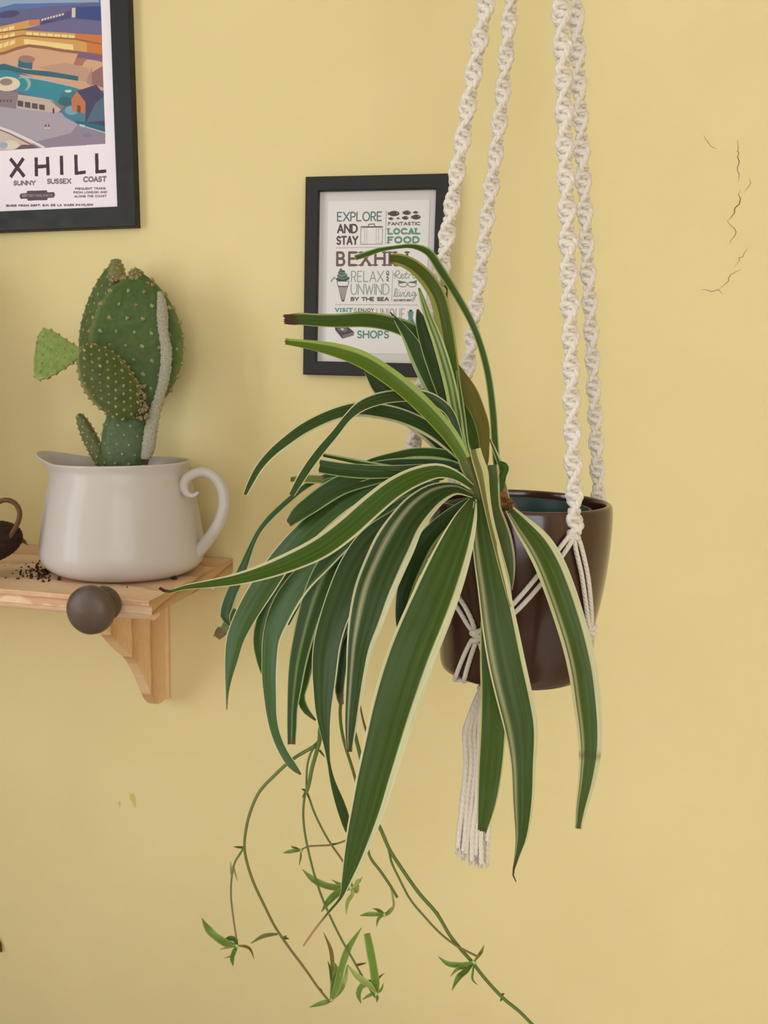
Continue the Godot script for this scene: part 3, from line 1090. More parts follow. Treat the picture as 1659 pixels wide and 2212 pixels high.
	for e in [[1048, 1170, 42, 26], [1140, 1170, 42, 26]]:
		for i in 22:
			var a0 := TAU * i / 22
			var a1 := TAU * (i + 1) / 22
			c.line([e[0] + cos(a0) * e[2], e[1] + sin(a0) * e[3], e[0] + cos(a1) * e[2], e[1] + sin(a1) * e[3]], 7, slate)
	c.poly([998, 1128, 1040, 1140, 1090, 1152, 1008, 1166], slate)
	c.poly([1190, 1128, 1150, 1140, 1098, 1152, 1182, 1166], slate)
	c.text("OLD MEETS NEW", 956, 1318, 176, 22, 6, brown, 0.0, 0.24)
	c.line([362, 1373, 1200, 1378], 5, rule)
	c.text("VISIT", 362, 1406, 184, 44, 12, teal, 8.0, 0.4)
	c.text("&", 556, 1406, 36, 46, 6, teal)
	c.text("ENJOY", 598, 1408, 164, 40, 8, brown, 0.0, 0.3)
	c.text("UNIQUE", 784, 1410, 290, 112, 10, rgb8(170, 152, 150), 0.0, 0.3)
	c.poly([1098, 1440, 1160, 1440, 1150, 1506, 1206, 1624, 1066, 1624, 1108, 1506], teal)
	c.poly([1112, 1424, 1146, 1424, 1140, 1442, 1118, 1442], rgb8(52, 66, 64))
	c.line([1120, 1520, 1100, 1620], 6, rgb8(150, 190, 182))
	c.line([1138, 1520, 1160, 1620], 6, rgb8(60, 96, 90))
	# record player
	c.poly([360, 1592, 470, 1574, 560, 1650, 556, 1684, 440, 1718, 366, 1630], dark)
	c.oval(440, 1622, 52, 26, rgb8(120, 108, 106), 0.2)
	c.oval(440, 1622, 18, 9, rgb8(214, 206, 202), 0.2)
	c.line([445, 1690, 552, 1660], 5, rgb8(190, 180, 176))
	c.line([448, 1704, 552, 1676], 4, rgb8(190, 180, 176))
	c.text("SHOPS", 588, 1632, 330, 84, 16, teal, 0.0, 0.26)


func spline_(p: Array, n: int) -> Array:
	return spline(p, n)


# ------------------------------------------------------------------ the shelf

func extrude_x(sec: Array, xa: float, xb: float, m: MB, uv_k := 0.0) -> void:
	# a closed section of Vector2(z, y), counter-clockwise seen from +x, swept along x
	var c := Vector2.ZERO
	for p in sec:
		c += p
	c /= sec.size()
	for i in sec.size():
		var a: Vector2 = sec[i]
		var b: Vector2 = sec[(i + 1) % sec.size()]
		var d := b - a
		var want := Vector3(0, -d.x, d.y)
		m.quad(Vector3(xa, a.y, a.x), Vector3(xb, a.y, a.x), Vector3(xb, b.y, b.x), Vector3(xa, b.y, b.x), want)


func cap_x(sec: Array, x: float, want: Vector3, m: MB) -> void:
	var pp := PackedVector2Array()
	for p in sec:
		pp.append(p)
	var t := Geometry2D.triangulate_polygon(pp)
	for i in range(0, t.size(), 3):
		m.tri(Vector3(x, pp[t[i]].y, pp[t[i]].x), Vector3(x, pp[t[i + 1]].y, pp[t[i + 1]].x), Vector3(x, pp[t[i + 2]].y, pp[t[i + 2]].x), want)


func build_shelf() -> void:
	var xr := -0.340
	var xl := -1.02
	var o := thing("wall_shelf", Vector3(-0.6, SHELF_Y, 0.0), "pine wall shelf with a moulded front edge, a round wooden knob and a curved bracket", "shelf")
	var Y := SHELF_Y
	# board: flat top, small lip, cove and lower fillet along the front
	var sec := [Vector2(0.001, Y), Vector2(0.001, Y - 0.0145), Vector2(0.1885, Y - 0.0145), Vector2(0.1905, Y - 0.0135), Vector2(0.1905, Y - 0.0085)]
	for i in 5:
		var a := PI * 0.5 * i / 4
		sec.append(Vector2(0.1905 + 0.0042 * (1 - cos(a)), Y - 0.0080 + 0.0035 * sin(a)))
	sec.append_array([Vector2(0.1957, Y - 0.0042), Vector2(0.1960, Y - 0.0008), Vector2(0.1952, Y)])
	var m := mb(o)
	extrude_x(sec, xl, xr, m)
	cap_x(sec, xl, Vector3.LEFT, m)
	part(o, "board", m.done(), M.pine)
	m = mb(o)
	cap_x(sec, xr, Vector3.RIGHT, m)
	for i in m.uv.size():
		var p: Vector3 = m.v[i] + m.off
		m.uv[i] = Vector2(p.z * 5.0 + p.y * 4.0, p.z * 2.0 + p.y * 22.0)
	part(o, "end_grain", m.done(), M.pine_end)
	# rounded rail under the front edge, and a batten against the wall
	var sec2 := [Vector2(0.168, Y - 0.0146), Vector2(0.168, Y - 0.0205)]
	for i in 7:
		var a := PI * 0.5 * i / 6
		sec2.append(Vector2(0.178 + 0.0075 * sin(a), Y - 0.0146 - 0.0075 * cos(a)))
	m = mb(o)
	extrude_x(sec2, xl, xr - 0.004, m)
	cap_x(sec2, xr - 0.004, Vector3.RIGHT, m)
	cap_x(sec2, xl, Vector3.LEFT, m)
	part(o, "front_rail", m.done(), M.pine)
	m = mb(o)
	m.cbox(Vector3(xl, Y - 0.0245, 0.0005), Vector3(xr - 0.001, Y - 0.0146, 0.052), 0.002)
	part(o, "wall_batten", m.done(), M.pine)
	for bx in [-0.432, -0.92]:
		bracket(o, bx)
	for kx in [-0.3810, -0.80]:
		knob(o, kx)


func bracket(o: Node3D, x: float) -> void:
	var Y := SHELF_Y - 0.0146
	var pts := [[0.164, Y - 0.010], [0.150, Y - 0.022], [0.128, Y - 0.040], [0.100, Y - 0.066], [0.076, Y - 0.085], [0.058, Y - 0.108], [0.044, Y - 0.130], [0.033, Y - 0.147], [0.022, Y - 0.1545], [0.0, Y - 0.1548]]
	var cv := spline(pts, 30)
	var sec := [Vector2(0.0, Y), ]
	for i in range(cv.size() - 1, -1, -1):
		sec.append(Vector2(cv[i][0], cv[i][1]))
	sec.append(Vector2(0.166, Y))
	var w := 0.0125
	var ch := 0.0012
	var m := mb(o)
	extrude_x(sec, x + ch, x + w - ch, m)
	# slightly eased edges: the faces are the section drawn in by a millimetre
	var c := Vector2(0.04, Y - 0.04)
	var small := []
	for p in sec:
		small.append(c + (p - c) * 0.985)
	for s in 2:
		var xa := x + w - ch if s else x + ch
		var xb := x + w if s else x
		for i in sec.size():
			var k := (i + 1) % sec.size()
			var a := Vector3(xa, sec[i].y, sec[i].x)
			var b := Vector3(xa, sec[k].y, sec[k].x)
			m.quad(a, b, Vector3(xb, small[k].y, small[k].x), Vector3(xb, small[i].y, small[i].x), Vector3(1 if s else -1, (a.y - c.y) * 5, (a.z - c.x) * 5))
		cap_x(small, xb, Vector3.RIGHT if s else Vector3.LEFT, m)
	for i in m.uv.size():
		var p: Vector3 = m.v[i] + m.off
		m.uv[i] = Vector2(p.y * 3.2, p.z * 4.0)
	part(o, "bracket", m.done(), M.pine_upright)
	# a plain backing strip behind the bracket, against the wall
	m = mb(o)
	m.cbox(Vector3(x - 0.002, Y - 0.154, 0.0005), Vector3(x + w + 0.0035, Y - 0.011, 0.006), 0.0008)
	for i in m.uv.size():
		var p: Vector3 = m.v[i] + m.off
		m.uv[i] = Vector2(p.y * 3.2, p.x * 9.0)
	part(o, "bracket_back", m.done(), M.pine_upright)


func knob(o: Node3D, x: float) -> void:
	# turned knob on the front edge, axis towards the room
	var prof := [Vector2(0.0, 0.0), Vector2(0.0150, 0.0), Vector2(0.0158, 0.0015), Vector2(0.0156, 0.0040), Vector2(0.0140, 0.0062), Vector2(0.0126, 0.0090), Vector2(0.0132, 0.0125), Vector2(0.0165, 0.0160), Vector2(0.0196, 0.0185), Vector2(0.0211, 0.0215), Vector2(0.0215, 0.0250), Vector2(0.0207, 0.0290), Vector2(0.0182, 0.0322), Vector2(0.0140, 0.0345), Vector2(0.007, 0.0360), Vector2(0.0, 0.0364)]
	var m := mb(o)
	m.lathe(prof, 40, Basis(Vector3.RIGHT, PI / 2), Vector3(x, SHELF_Y - 0.0045, 0.1965))
	part(o, "knob", m.done(), M.knob_wood)


# ------------------------------------------------------------------ the jug

func build_jug() -> void:
	var at := Vector3(-0.4225, SHELF_Y, 0.0895)
	var o := thing("milk_jug", at, "white glazed pottery jug with a pouring lip and scrolled handle standing on the pine shelf", "jug")
	var prof := [[0.0, 0.0012], [0.058, 0.0012], [0.064, 0.0004], [0.072, 0.0015], [0.0795, 0.0052], [0.0855, 0.0110], [0.0884, 0.0185], [0.0883, 0.0265], [0.0862, 0.0420], [0.0830, 0.0600], [0.0792, 0.0770], [0.0756, 0.0890], [0.0728, 0.0965], [0.0714, 0.1015], [0.0716, 0.1050], [0.0728, 0.1082], [0.0738, 0.1098]]
	var wall := spline(prof, 44)
	var inner := [[0.0736, 0.1112], [0.0722, 0.1117], [0.0707, 0.1104], [0.0678, 0.1060], [0.0668, 0.1010], [0.0690, 0.094], [0.074, 0.080], [0.078, 0.066], [0.080, 0.05], [0.07, 0.02], [0.0, 0.008]]
	wall.append_array(inner)
	var rows := []
	var sides := 96
	for p in wall:
		var row := PackedVector3Array()
		for j in sides + 1:
			var a := TAU * j / sides
			var r: float = p[0] * 0.925
			var y: float = p[1]
			# lip: drawn out to the left and lifted; a smooth lobe round the spout's direction
			var da := wrapf(a - PI, -PI, PI)
			var up := smoothstep(0.080, 0.111, y)
			var lobe := exp(-da * da / 0.20)
			r += lobe * up * up * 0.0235
			y += lobe * up * 0.0085 + up * 0.0022 * cos(a)
			row.append(at + Vector3(cos(a) * r, y, sin(a) * r * 0.93))
		rows.append(row)
	var m := mb(o)
	m.grid(rows, [], [], false, true)
	part(o, "body", m.done(), M.white_glaze)
	# handle: a flattened strap, its upper end rolled into a scroll
	var hp := [[428, 1063, 3.0], [420, 1070, 4.5], [409, 1070, 6.5], [399, 1060, 9.0], [397, 1046, 10.5], [404, 1033, 11.0], [420, 1023, 11.0], [441, 1020, 11.0], [462, 1030, 12.0], [478, 1052, 13.0], [485, 1083, 13.5], [480, 1112, 13.5], [467, 1141, 13.5], [450, 1165, 13.5], [434, 1184, 14.0], [416, 1198, 14.5], [398, 1208, 14.5]]
	var hs := spline(hp, 64)
	var pts := PackedVector3Array()
	var rad := PackedFloat32Array()
	for k in hs.size():
		var q: Array = hs[k]
		var d := lerpf(0.808, 0.822, smoothstep(0.05, 0.45, k / 63.0)) + 0.012 * smoothstep(0.70, 1.0, k / 63.0)
		pts.append(P(q[0], q[1], d))
		rad.append(q[2] * d / F)
	m = mb(o)
	m.tube(pts, rad, 18, false, 0, 0.0, Color.WHITE, 1.0, Vector3.ZERO)
	part(o, "handle", m.done(), M.white_glaze)
	# earth in the jug
	var s := thing("potting_soil", at + Vector3(0, 0.094, 0), "dark crumbly potting soil filling the white jug under the cactus", "soil")
	s.set_meta("kind", "stuff")
	m = mb(s)
	mound(m, at + Vector3(0, 0.0935, 0), 0.0640, 0.0590, 0.006)
	part(s, "soil_surface", m.done(), M.soil).set_meta("kind", "stuff")
	# spilt crumbs on the board
	var c := thing("soil_crumbs", Vector3(-0.56, SHELF_Y, 0.12), "scattered dark soil crumbs spilt on the shelf to the left of the jug", "soil")
	m = mb(c)
	for k in 150:
		var x := 60.0 + absf(rng.randfn(0.0, 1.0)) * -34.0 + 52.0
		var y := 1236.0 + rng.randfn(0.0, 1.0) * 9.0
		crumb(m, x, y, rng.randf_range(0.0004, 0.0013))
	for q in [[128, 1253, 0.0022], [95, 1237, 0.0024], [100, 1241, 0.0018], [93, 1257, 0.0014], [66, 1250, 0.0012], [84, 1250, 0.001], [378, 1252, 0.0022], [372, 1251, 0.0014], [275, 1269, 0.0007], [40, 1251, 0.0012]]:
		crumb(m, q[0], q[1], q[2])
	var cm := part(c, "crumbs", m.done(), M.soil)
	cm.set_meta("kind", "stuff")
	c.set_meta("kind", "stuff")


func crumb(m: MB, x: float, y: float, r: float) -> void:
	var d := ray(x, y)
	var p := EYE + d * ((SHELF_Y - EYE.y) / d.y)
	if p.z > 0.19 or p.z < 0.01:
		return
	blob(m, p + Vector3(0, r * 0.5, 0), r, 5, 4, Color.WHITE)


func blob(m: MB, p: Vector3, r: float, sides: int, rings: int, col: Color, sq := Vector3.ONE) -> void:
	var rows := []
	var cols := []
	for i in rings + 1:
		var b := PI * i / rings - PI / 2
		var row := PackedVector3Array()
		var cr := PackedColorArray()
		for j in sides + 1:
			var a := TAU * (j % sides) / sides
			var w := r * (1.0 + 0.25 * sin(a * 2.0 + i * 1.7 + p.x * 900.0))
			row.append(p + Vector3(cos(a) * cos(b), sin(b), sin(a) * cos(b)) * w * sq)
			cr.append(col)
		rows.append(row)
		cols.append(cr)
	m.grid(rows, [], cols, false, true)


func mound(m: MB, c: Vector3, rx: float, rz: float, h: float) -> void:
	var rows := []
	for i in 16:
		var f := float(i) / 15.0
		var row := PackedVector3Array()
		for j in 49:
			var a := TAU * (j % 48) / 48
			var p := Vector3(cos(a) * rx * f, 0, sin(a) * rz * f)
			p.y = h * (1.0 - f * f) + noise.get_noise_3d(p.x * 120.0, 1.0, p.z * 120.0) * 0.004 * (1.0 - f * 0.4)
			row.append(c + p)
		rows.append(row)
	m.grid(rows, [], [], false, false)


# ------------------------------------------------------------------ the cactus

func pad(o: Node3D, called: String, a: Array, b: Array, half_w: float, thick: float, facing: Vector3, shape: Vector2, col: Color, rim: Color, step: float, bump: float, bow := 0.0) -> void:
	# a flattened joint from pixel point a to pixel point b (x, y, depth); half_w and thick in pixels at that depth; facing in camera axes
	var p0 := P(a[0], a[1], a[2])
	var p1 := P(b[0], b[1], b[2])
	var s: float = (a[2] + b[2]) * 0.5 / F
	var ax := (p1 - p0)
	var L := ax.length()
	ax = ax / L
	var n := cam_basis * facing
	n = (n - ax * n.dot(ax)).normalized()
	var side := ax.cross(n)
	var hw := half_w * s
	var th := thick * s
	var rows := []
	var cols := []
	var R := 26
	var S := 32
	for i in R + 1:
		var f := float(i) / R
		var w := pad_w(f, shape)
		var row := PackedVector3Array()
		var cr := PackedColorArray()
		for j in S + 1:
			var g := TAU * (j % S) / S
			var c := cos(g)
			var q := signf(c) * pow(absf(c), 0.9) * w
			var tk := sin(g) * pow(maxf(w, 0.0), 0.55)
			var p := p0 + ax * (L * f) + side * (q * hw) + n * (tk * th + bow * hw * (q * q - 0.3))
			row.append(p)
			var e := smoothstep(0.80, 1.0, absf(c))
			cr.append(lin(col.lerp(rim, e * 0.55 + 0.25 * clampf(noise.get_noise_3d(p.x * 160, p.y * 160, p.z * 160), -1, 1))))
		rows.append(row)
		cols.append(cr)
	var m := mb(o)
	m.grid(rows, [], cols, false, false)
	var pm := part(o, called, m.done(), M.cactus)
	# areoles in a diamond pattern on both faces and along the margin
	m = mb(o)
	var st := step * s
	var nrow := int(L / (st * 0.86))
	for i in nrow + 1:
		var f := (i + 0.5) / (nrow + 1.0)
		var w := pad_w(f, shape) * hw
		var k0 := int(w / st) + 1
		for k in range(-k0, k0 + 1):
			var q := (k + (0.5 if i & 1 else 0.0)) * st + rng.randf_range(-0.08, 0.08) * st
			if absf(q) > w * 0.97:
				continue
			var u := q / maxf(w, 1e-5)
			var tk := sqrt(maxf(0.0, 1.0 - u * u)) * pow(maxf(pad_w(f, shape), 0.0), 0.55) * th
			var uu := u * pad_w(f, shape)
			for sgn: float in [1.0, -1.0]:
				var p := p0 + ax * (L * f) + side * q + n * (sgn * tk + bow * hw * (uu * uu - 0.3))
				blob(m, p, bump * s * rng.randf_range(0.75, 1.15), 6, 4, lin(rgb8(156, 160, 108).lerp(rgb8(132, 130, 84), rng.randf())))
		for sgn: float in [1.0, -1.0]:
			var p := p0 + ax * (L * f) + side * (sgn * w) + n * (bow * hw * (pow(pad_w(f, shape), 2) - 0.3))
			blob(m, p, bump * s * 1.1, 6, 4, lin(rgb8(156, 142, 94)))
	var am := part(pm, "areoles", m.done(), M.areole)
	am.set_meta("kind", "stuff")


func pad_w(f: float, shape: Vector2) -> float:
	# shape.x shifts the widest point, shape.y blunts the ends
	return pow(sin(PI * pow(clampf(f, 0.004, 0.996), shape.x)), shape.y)


func build_cactus() -> void:
	var base := Vector3(-0.42, SHELF_Y + 0.094, 0.088)
	var o := thing("prickly_pear_cactus", base, "green prickly pear cactus with flat spotted pads growing from the white jug", "cactus")
	var t := 0.832
	var g := rgb8(84, 112, 56)
	var r := rgb8(150, 150, 92)
	# trunk joint
	pad(o, "stem", [268, 1034, t], [280, 872, t], 53, 36, Vector3(0.1, 0, 1), Vector2(0.95, 0.28), rgb8(92, 108, 74), rgb8(150, 142, 104), 26, 3.4)
	# big pad facing the room, the pad behind it, the low pad in front, the young pad at the left
	pad(o, "pad", [290, 912, t + 0.004], [298, 588, t], 100, 17, Vector3(0.12, 0, 1), Vector2(1.02, 0.62), rgb8(82, 102, 50), r, 36, 4.4)
	pad(o, "pad", [230, 862, t + 0.028], [240, 574, t + 0.03], 90, 15, Vector3(-0.55, 0, 1), Vector2(0.88, 0.66), rgb8(92, 106, 62), rgb8(156, 148, 92), 22, 3.2)
	pad(o, "pad", [286, 902, t - 0.022], [184, 748, t - 0.040], 54, 15, Vector3(0.30, 0.25, 1), Vector2(1.0, 0.50), rgb8(90, 98, 48), rgb8(172, 162, 104), 18, 3.3)
	pad(o, "pad", [194, 758, t - 0.040], [74, 773, t - 0.034], 62, 12, Vector3(0.25, 0.35, 1), Vector2(3.0, 0.42), rgb8(140, 158, 84), rgb8(182, 180, 112), 21, 2.9, 0.25)
	# small bud on top and the low side shoot
	pad(o, "bud", [254, 616, t + 0.022], [250, 560, t + 0.022], 17, 12, Vector3(0, 0, 1), Vector2(0.8, 0.4), rgb8(136, 126, 76), rgb8(168, 144, 90), 11, 3.0)
	pad(o, "bud", [288, 606, t], [302, 582, t], 16, 10, Vector3(0, 0, 1), Vector2(0.8, 0.5), rgb8(126, 112, 66), rgb8(168, 140, 90), 10, 2.8)
	pad(o, "side_shoot", [226, 1012, t], [170, 894, t - 0.01], 16, 13, Vector3(0, 0, 1), Vector2(0.85, 0.36), rgb8(110, 112, 68), rgb8(160, 150, 100), 14, 2.8)
	# corky scar strip down the right of the big pad and the stem
	var pts := spline([[346, 630, 6], [349, 652, 10], [351, 690, 12], [354, 724, 11], [359, 756, 12], [357, 800, 12.5], [347, 848, 12], [334, 890, 13.5], [326, 930, 14.5], [320, 972, 14], [315, 992, 10]], 110)
	var rows := []
	for i in pts.size():
		var q: Array = pts[i]
		var dep := t - 0.0105 - 0.006 * sin(PI * clampf(i / 74.0, 0, 1))
		var c := P(q[0], q[1], dep)
		var w: float = q[2] * dep / F
		var row := PackedVector3Array()
		for j in 13:
			var a := TAU * (j % 12) / 12
			var nz := noise.get_noise_3d(i * 1.9, (j % 12) * 2.7, 4.0)
			row.append(c + cam_basis * Vector3(cos(a) * w * (1.0 + 0.34 * nz), 0, sin(a) * w * (0.55 + 0.25 * nz)))
		rows.append(row)
	var m := mb(o)
	m.grid(rows, [], [], false, false)
	part(o, "corky_scar", m.done(), M.cork, "pale grey corky scar running down the pad")
	# brown crust at the top edge and by the low pad's foot
	m = mb(o)
	for k in 130:
		var f := rng.randf()
		crumb_at(m, P(lerpf(244, 330, f) + rng.randf_range(-3, 3), 606 - 20 * sin(f * PI) * (0.3 + 0.4 * rng.randf()) + f * 10, t + 0.006 + rng.randf_range(-0.010, 0.010)), rng.randf_range(0.0011, 0.0026))
	for k in 60:
		crumb_at(m, P(rng.randf_range(286, 318), rng.randf_range(826, 905), t - 0.017), rng.randf_range(0.0010, 0.0022))
	var cr := part(o, "crust", m.done(), M.cactus_crust)
	cr.set_meta("kind", "stuff")


func crumb_at(m: MB, p: Vector3, r: float) -> void:
	blob(m, p, r, 6, 4, Color.WHITE)


# ------------------------------------------------------------------ the dark ornament at the shelf's left

func build_ornament() -> void:
	var t := 0.80
	var o := thing("basket_ornament", P(-26, 1222, t), "small dark brown woven ornament with a cane ring handle left of the white jug", "ornament")
	var c := P(-26, 1172, t)
	var m := mb(o)
	# woven body: a squat tilted ball wound with ribs
	var rows := []
	var R := 60
	for i in R + 1:
		var b := PI * i / R - PI / 2
		var row := PackedVector3Array()
		for j in 49:
			var a := TAU * (j % 48) / 48
			var rib := 1.0 + 0.022 * absf(sin(b * 22.0)) + 0.012 * sin(a * 24.0 + float(i / 2) * PI)
			var p := Vector3(cos(a) * cos(b) * 72, sin(b) * 44, sin(a) * cos(b) * 60) * (t / F) * rib
			row.append(c + cam_basis * (Basis(Vector3.BACK, 0.30) * p))
		rows.append(row)
	m.grid(rows, [], [], false, true)
	part(o, "body", m.done(), M.wicker_dark)
	m = mb(o)
	var pts := PackedVector3Array()
	for q in spline([[-22, 1134], [-22, 1108], [-8, 1088], [12, 1080], [32, 1087], [42, 1104], [41, 1122], [34, 1138], [26, 1152], [16, 1166]], 40):
		pts.append(P(q[0], q[1], t - 0.012))
	m.tube(pts, PackedFloat32Array([5.2 * t / F]), 12, false, 2, 900.0)
	part(o, "handle", m.done(), M.cane)
	# a dry leaf tip behind it
	m = mb(o)
	var lp := spline([[30, 1178, 4], [44, 1168, 10], [54, 1170, 9], [60, 1178, 1]], 14)
	var rr := []
	for q in lp:
		rr.append(PackedVector3Array([P(q[0], q[1] - q[2] * 0.5, t + 0.02), P(q[0], q[1], t + 0.017), P(q[0], q[1] + q[2] * 0.5, t + 0.02)]))
	m.grid(rr, [], [], false, false)
	part(o, "dry_leaf", m.done(), M.papery_brown)
	# a dried twig end against the wall low at the picture's edge
	var w := on_z(0, 2048, 0.006)
	var tw := thing("dried_twig", w, "tip of a dark dried twig at the far left edge low on the yellow wall", "twig")
	m = mb(tw)
	var tp := PackedVector3Array()
	for q in [[-30, 2000], [-16, 2016], [-6, 2030], [0, 2042], [3, 2056]]:
		tp.append(on_z(q[0], q[1], 0.003))
	m.tube(tp, PackedFloat32Array([0.0022, 0.0021, 0.0020, 0.0019, 0.0012]), 8)
	part(tw, "stalk", m.done(), M.cane)


# ------------------------------------------------------------------ the pot

const POT_T := 0.575
var pot_b: Basis
var pot_c: Vector3      # centre of the rim plane
var pot_prof := []      # outside, Array of [radius, height below the rim (negative)]


func build_pot() -> void:
	pot_c = P(1124, 1079, POT_T)
	pot_b = Basis(cam_basis.z, deg_to_rad(0.2))
	var s := POT_T / F
	pot_prof = spline([[128, -374], [152, -374], [157, -372.5], [159.5, -369], [161, -358], [165, -314], [172, -265], [181, -215], [188, -165], [193, -110], [195, -55], [194.5, -20], [193, -6]], 40)
	var prof := []
	prof.append(Vector2(0.0, -368 * s))
	prof.append(Vector2(120 * s, -368 * s))
	for p in pot_prof:
		p[0] *= s
		p[1] *= s
		prof.append(Vector2(p[0], p[1]))
	for q in [[190, -1.5], [186, 0], [182, -0.8], [179.5, -4], [178.5, -12], [177, -60], [170, -160], [150, -300], [130, -340], [0, -345]]:
		prof.append(Vector2(q[0] * s, q[1] * s))
	var o := thing("plant_pot", pot_c + pot_b.y * (-366 * s), "glossy dark brown glazed plant pot hanging in the white macrame hanger", "plant pot")
	var m := mb(o)
	m.lathe(prof, 120, pot_b, pot_c)
	part(o, "body", m.done(), M.brown_glaze)
	var n := thing("nursery_pot", pot_c + pot_b.y * (-320 * s), "dark teal plastic inner pot standing inside the brown plant pot", "plant pot")
	m = mb(n)
	var c2 := pot_c + pot_b * Vector3(-6 * s, 0, 2 * s)
	m.lathe([Vector2(0, -325 * s), Vector2(112 * s, -325 * s), Vector2(128 * s, -250 * s), Vector2(148 * s, -60 * s), Vector2(149 * s, -40 * s), Vector2(157 * s, -38 * s), Vector2(158 * s, -16 * s), Vector2(156.5 * s, -14 * s), Vector2(152 * s, -15 * s), Vector2(147 * s, -40 * s), Vector2(140 * s, -120 * s), Vector2(0, -122 * s)], 96, pot_b, c2)
	part(n, "body", m.done(), M.teal_plastic)
	var e := thing("potting_soil", c2 + pot_b.y * (-92 * s), "dark potting soil deep inside the teal inner pot", "soil")
	e.set_meta("kind", "stuff")
	m = mb(e)
	mound(m, c2 + pot_b.y * (-96 * s), 0.0452, 0.0452, 0.006)
	part(e, "soil_surface", m.done(), M.soil).set_meta("kind", "stuff")


func pot_r(h: float) -> float:
	var a: Array = pot_prof[0]
	if h <= a[1]:
		return a[0]
	for i in pot_prof.size() - 1:
		if h <= pot_prof[i + 1][1]:
			return lerpf(pot_prof[i][0], pot_prof[i + 1][0], (h - pot_prof[i][1]) / maxf(1e-6, pot_prof[i + 1][1] - pot_prof[i][1]))
	return pot_prof[-1][0]


func on_pot(x: float, y: float, lift: float) -> Vector3:
	# the near point where a cord of the given radius lies on the pot; beside the pot the nearest point of its side
	var d := ray(x, y)
	var best := Vector3.ZERO
	var bd := 1e9
	var inv := pot_b.inverse()
	for i in 400:
		var p := EYE + d * (0.44 + i * 0.0005)
		var l := inv * (p - pot_c)
		var r := pot_r(l.y) + lift
		var q := Vector2(l.x, l.z).length()
		if q <= r:
			return p
		if q - r < bd:
			bd = q - r
			best = p
	return best


# ------------------------------------------------------------------ the macrame hanger

func sennit(o: Node3D, called: String, path: Array, turn0: float, w: float, dp: float, cr: float, gap: float, step: float) -> MeshInstance3D:
	# spiral of half knots: each knot is a loop of cord round two core cords, turned on from the one before
	var m := mb(o)
	var L := 0.0
	for i in path.size() - 1:
		L += path[i].distance_to(path[i + 1])
	var n := int(L / gap)
	var sub := 5
	var core := PackedVector3Array()
	var ridge := [PackedVector3Array(), PackedVector3Array()]
	var jit := []
	for k in n + 2:
		jit.append([rng.randf_range(-0.10, 0.10), rng.randf_range(0.94, 1.06), rng.randf_range(0.92, 1.05)])
	for ks in n * sub + 1:
		var kf := float(ks) / sub
		var d := L * kf / n
		var i := 0
		while i < path.size() - 2 and d > path[i].distance_to(path[i + 1]):
			d -= path[i].distance_to(path[i + 1])
			i += 1
		var t: Vector3 = (path[i + 1] - path[i]).normalized()
		var c: Vector3 = path[i] + t * d
		var u: Vector3 = (cam_basis.x - t * cam_basis.x.dot(t)).normalized()
		var v := t.cross(u)
		var k := int(kf)
		var fr := kf - k
		var a := turn0 + kf * step + lerpf(jit[k][0], jit[k + 1][0], fr)
		var uu := u * cos(a) + v * sin(a)
		var vv := v * cos(a) - u * sin(a)
		# two working cords wind outside as ridges, swelling at each knot
		var ww: float = w * lerpf(jit[k][1], jit[k + 1][1], fr) * (1.0 + 0.10 * cos(TAU * fr))
		ridge[0].append(c + uu * ww + vv * (cr * 0.25 * sin(TAU * fr)))
		ridge[1].append(c - uu * ww + vv * (cr * 0.25 * sin(TAU * fr)))
		core.append(c)
		if ks % sub == 0:
			# the bars of the half knot, one over the core in front and one behind
			for sg: float in [1.0, -1.0]:
				var bar := PackedVector3Array()
				for q in 9:
					var f := q / 4.0 - 1.0
					var lift: float = dp * jit[k][2] * (1.0 - 0.55 * f * f)
					bar.append(c + uu * (f * w * 0.92) + vv * (sg * lift) + t * (sg * f * gap * 0.30))
				m.tube(bar, PackedFloat32Array([cr * 1.0, cr * 1.08, cr * 1.14, cr * 1.18, cr * 1.2, cr * 1.18, cr * 1.14, cr * 1.08, cr * 1.0]), 9, false, 3, 520.0)
	for rd in ridge:
		m.tube(rd, PackedFloat32Array([cr * 1.08]), 10, false, 3, 420.0)
	m.tube(core, PackedFloat32Array([cr * 1.1]), 8)
	return part(o, called, m.done(), M.cotton)


func cord(o: Node3D, called: String, pts: Array, r: float, parent: Node3D = null) -> MeshInstance3D:
	var m := mb(o)
	var sp := PackedVector3Array()
	var rows := []
	for p in pts:
		rows.append([p.x, p.y, p.z])
	# smooth in space
	var n := maxi(6, pts.size() * 7)
	for i in n:
		var f := float(i) / (n - 1) * (pts.size() - 1)
		var k := mini(int(f), pts.size() - 2)
		var a: Vector3 = pts[maxi(0, k - 1)]
		var b: Vector3 = pts[k]
		var c: Vector3 = pts[k + 1]
		var e: Vector3 = pts[mini(pts.size() - 1, k + 2)]
		sp.append(b.cubic_interpolate(c, a, e, f - k))
	m.tube(sp, PackedFloat32Array([r]), 10, false, 3, 520.0)
	return part(parent if parent else o, called, m.done(), M.cotton)


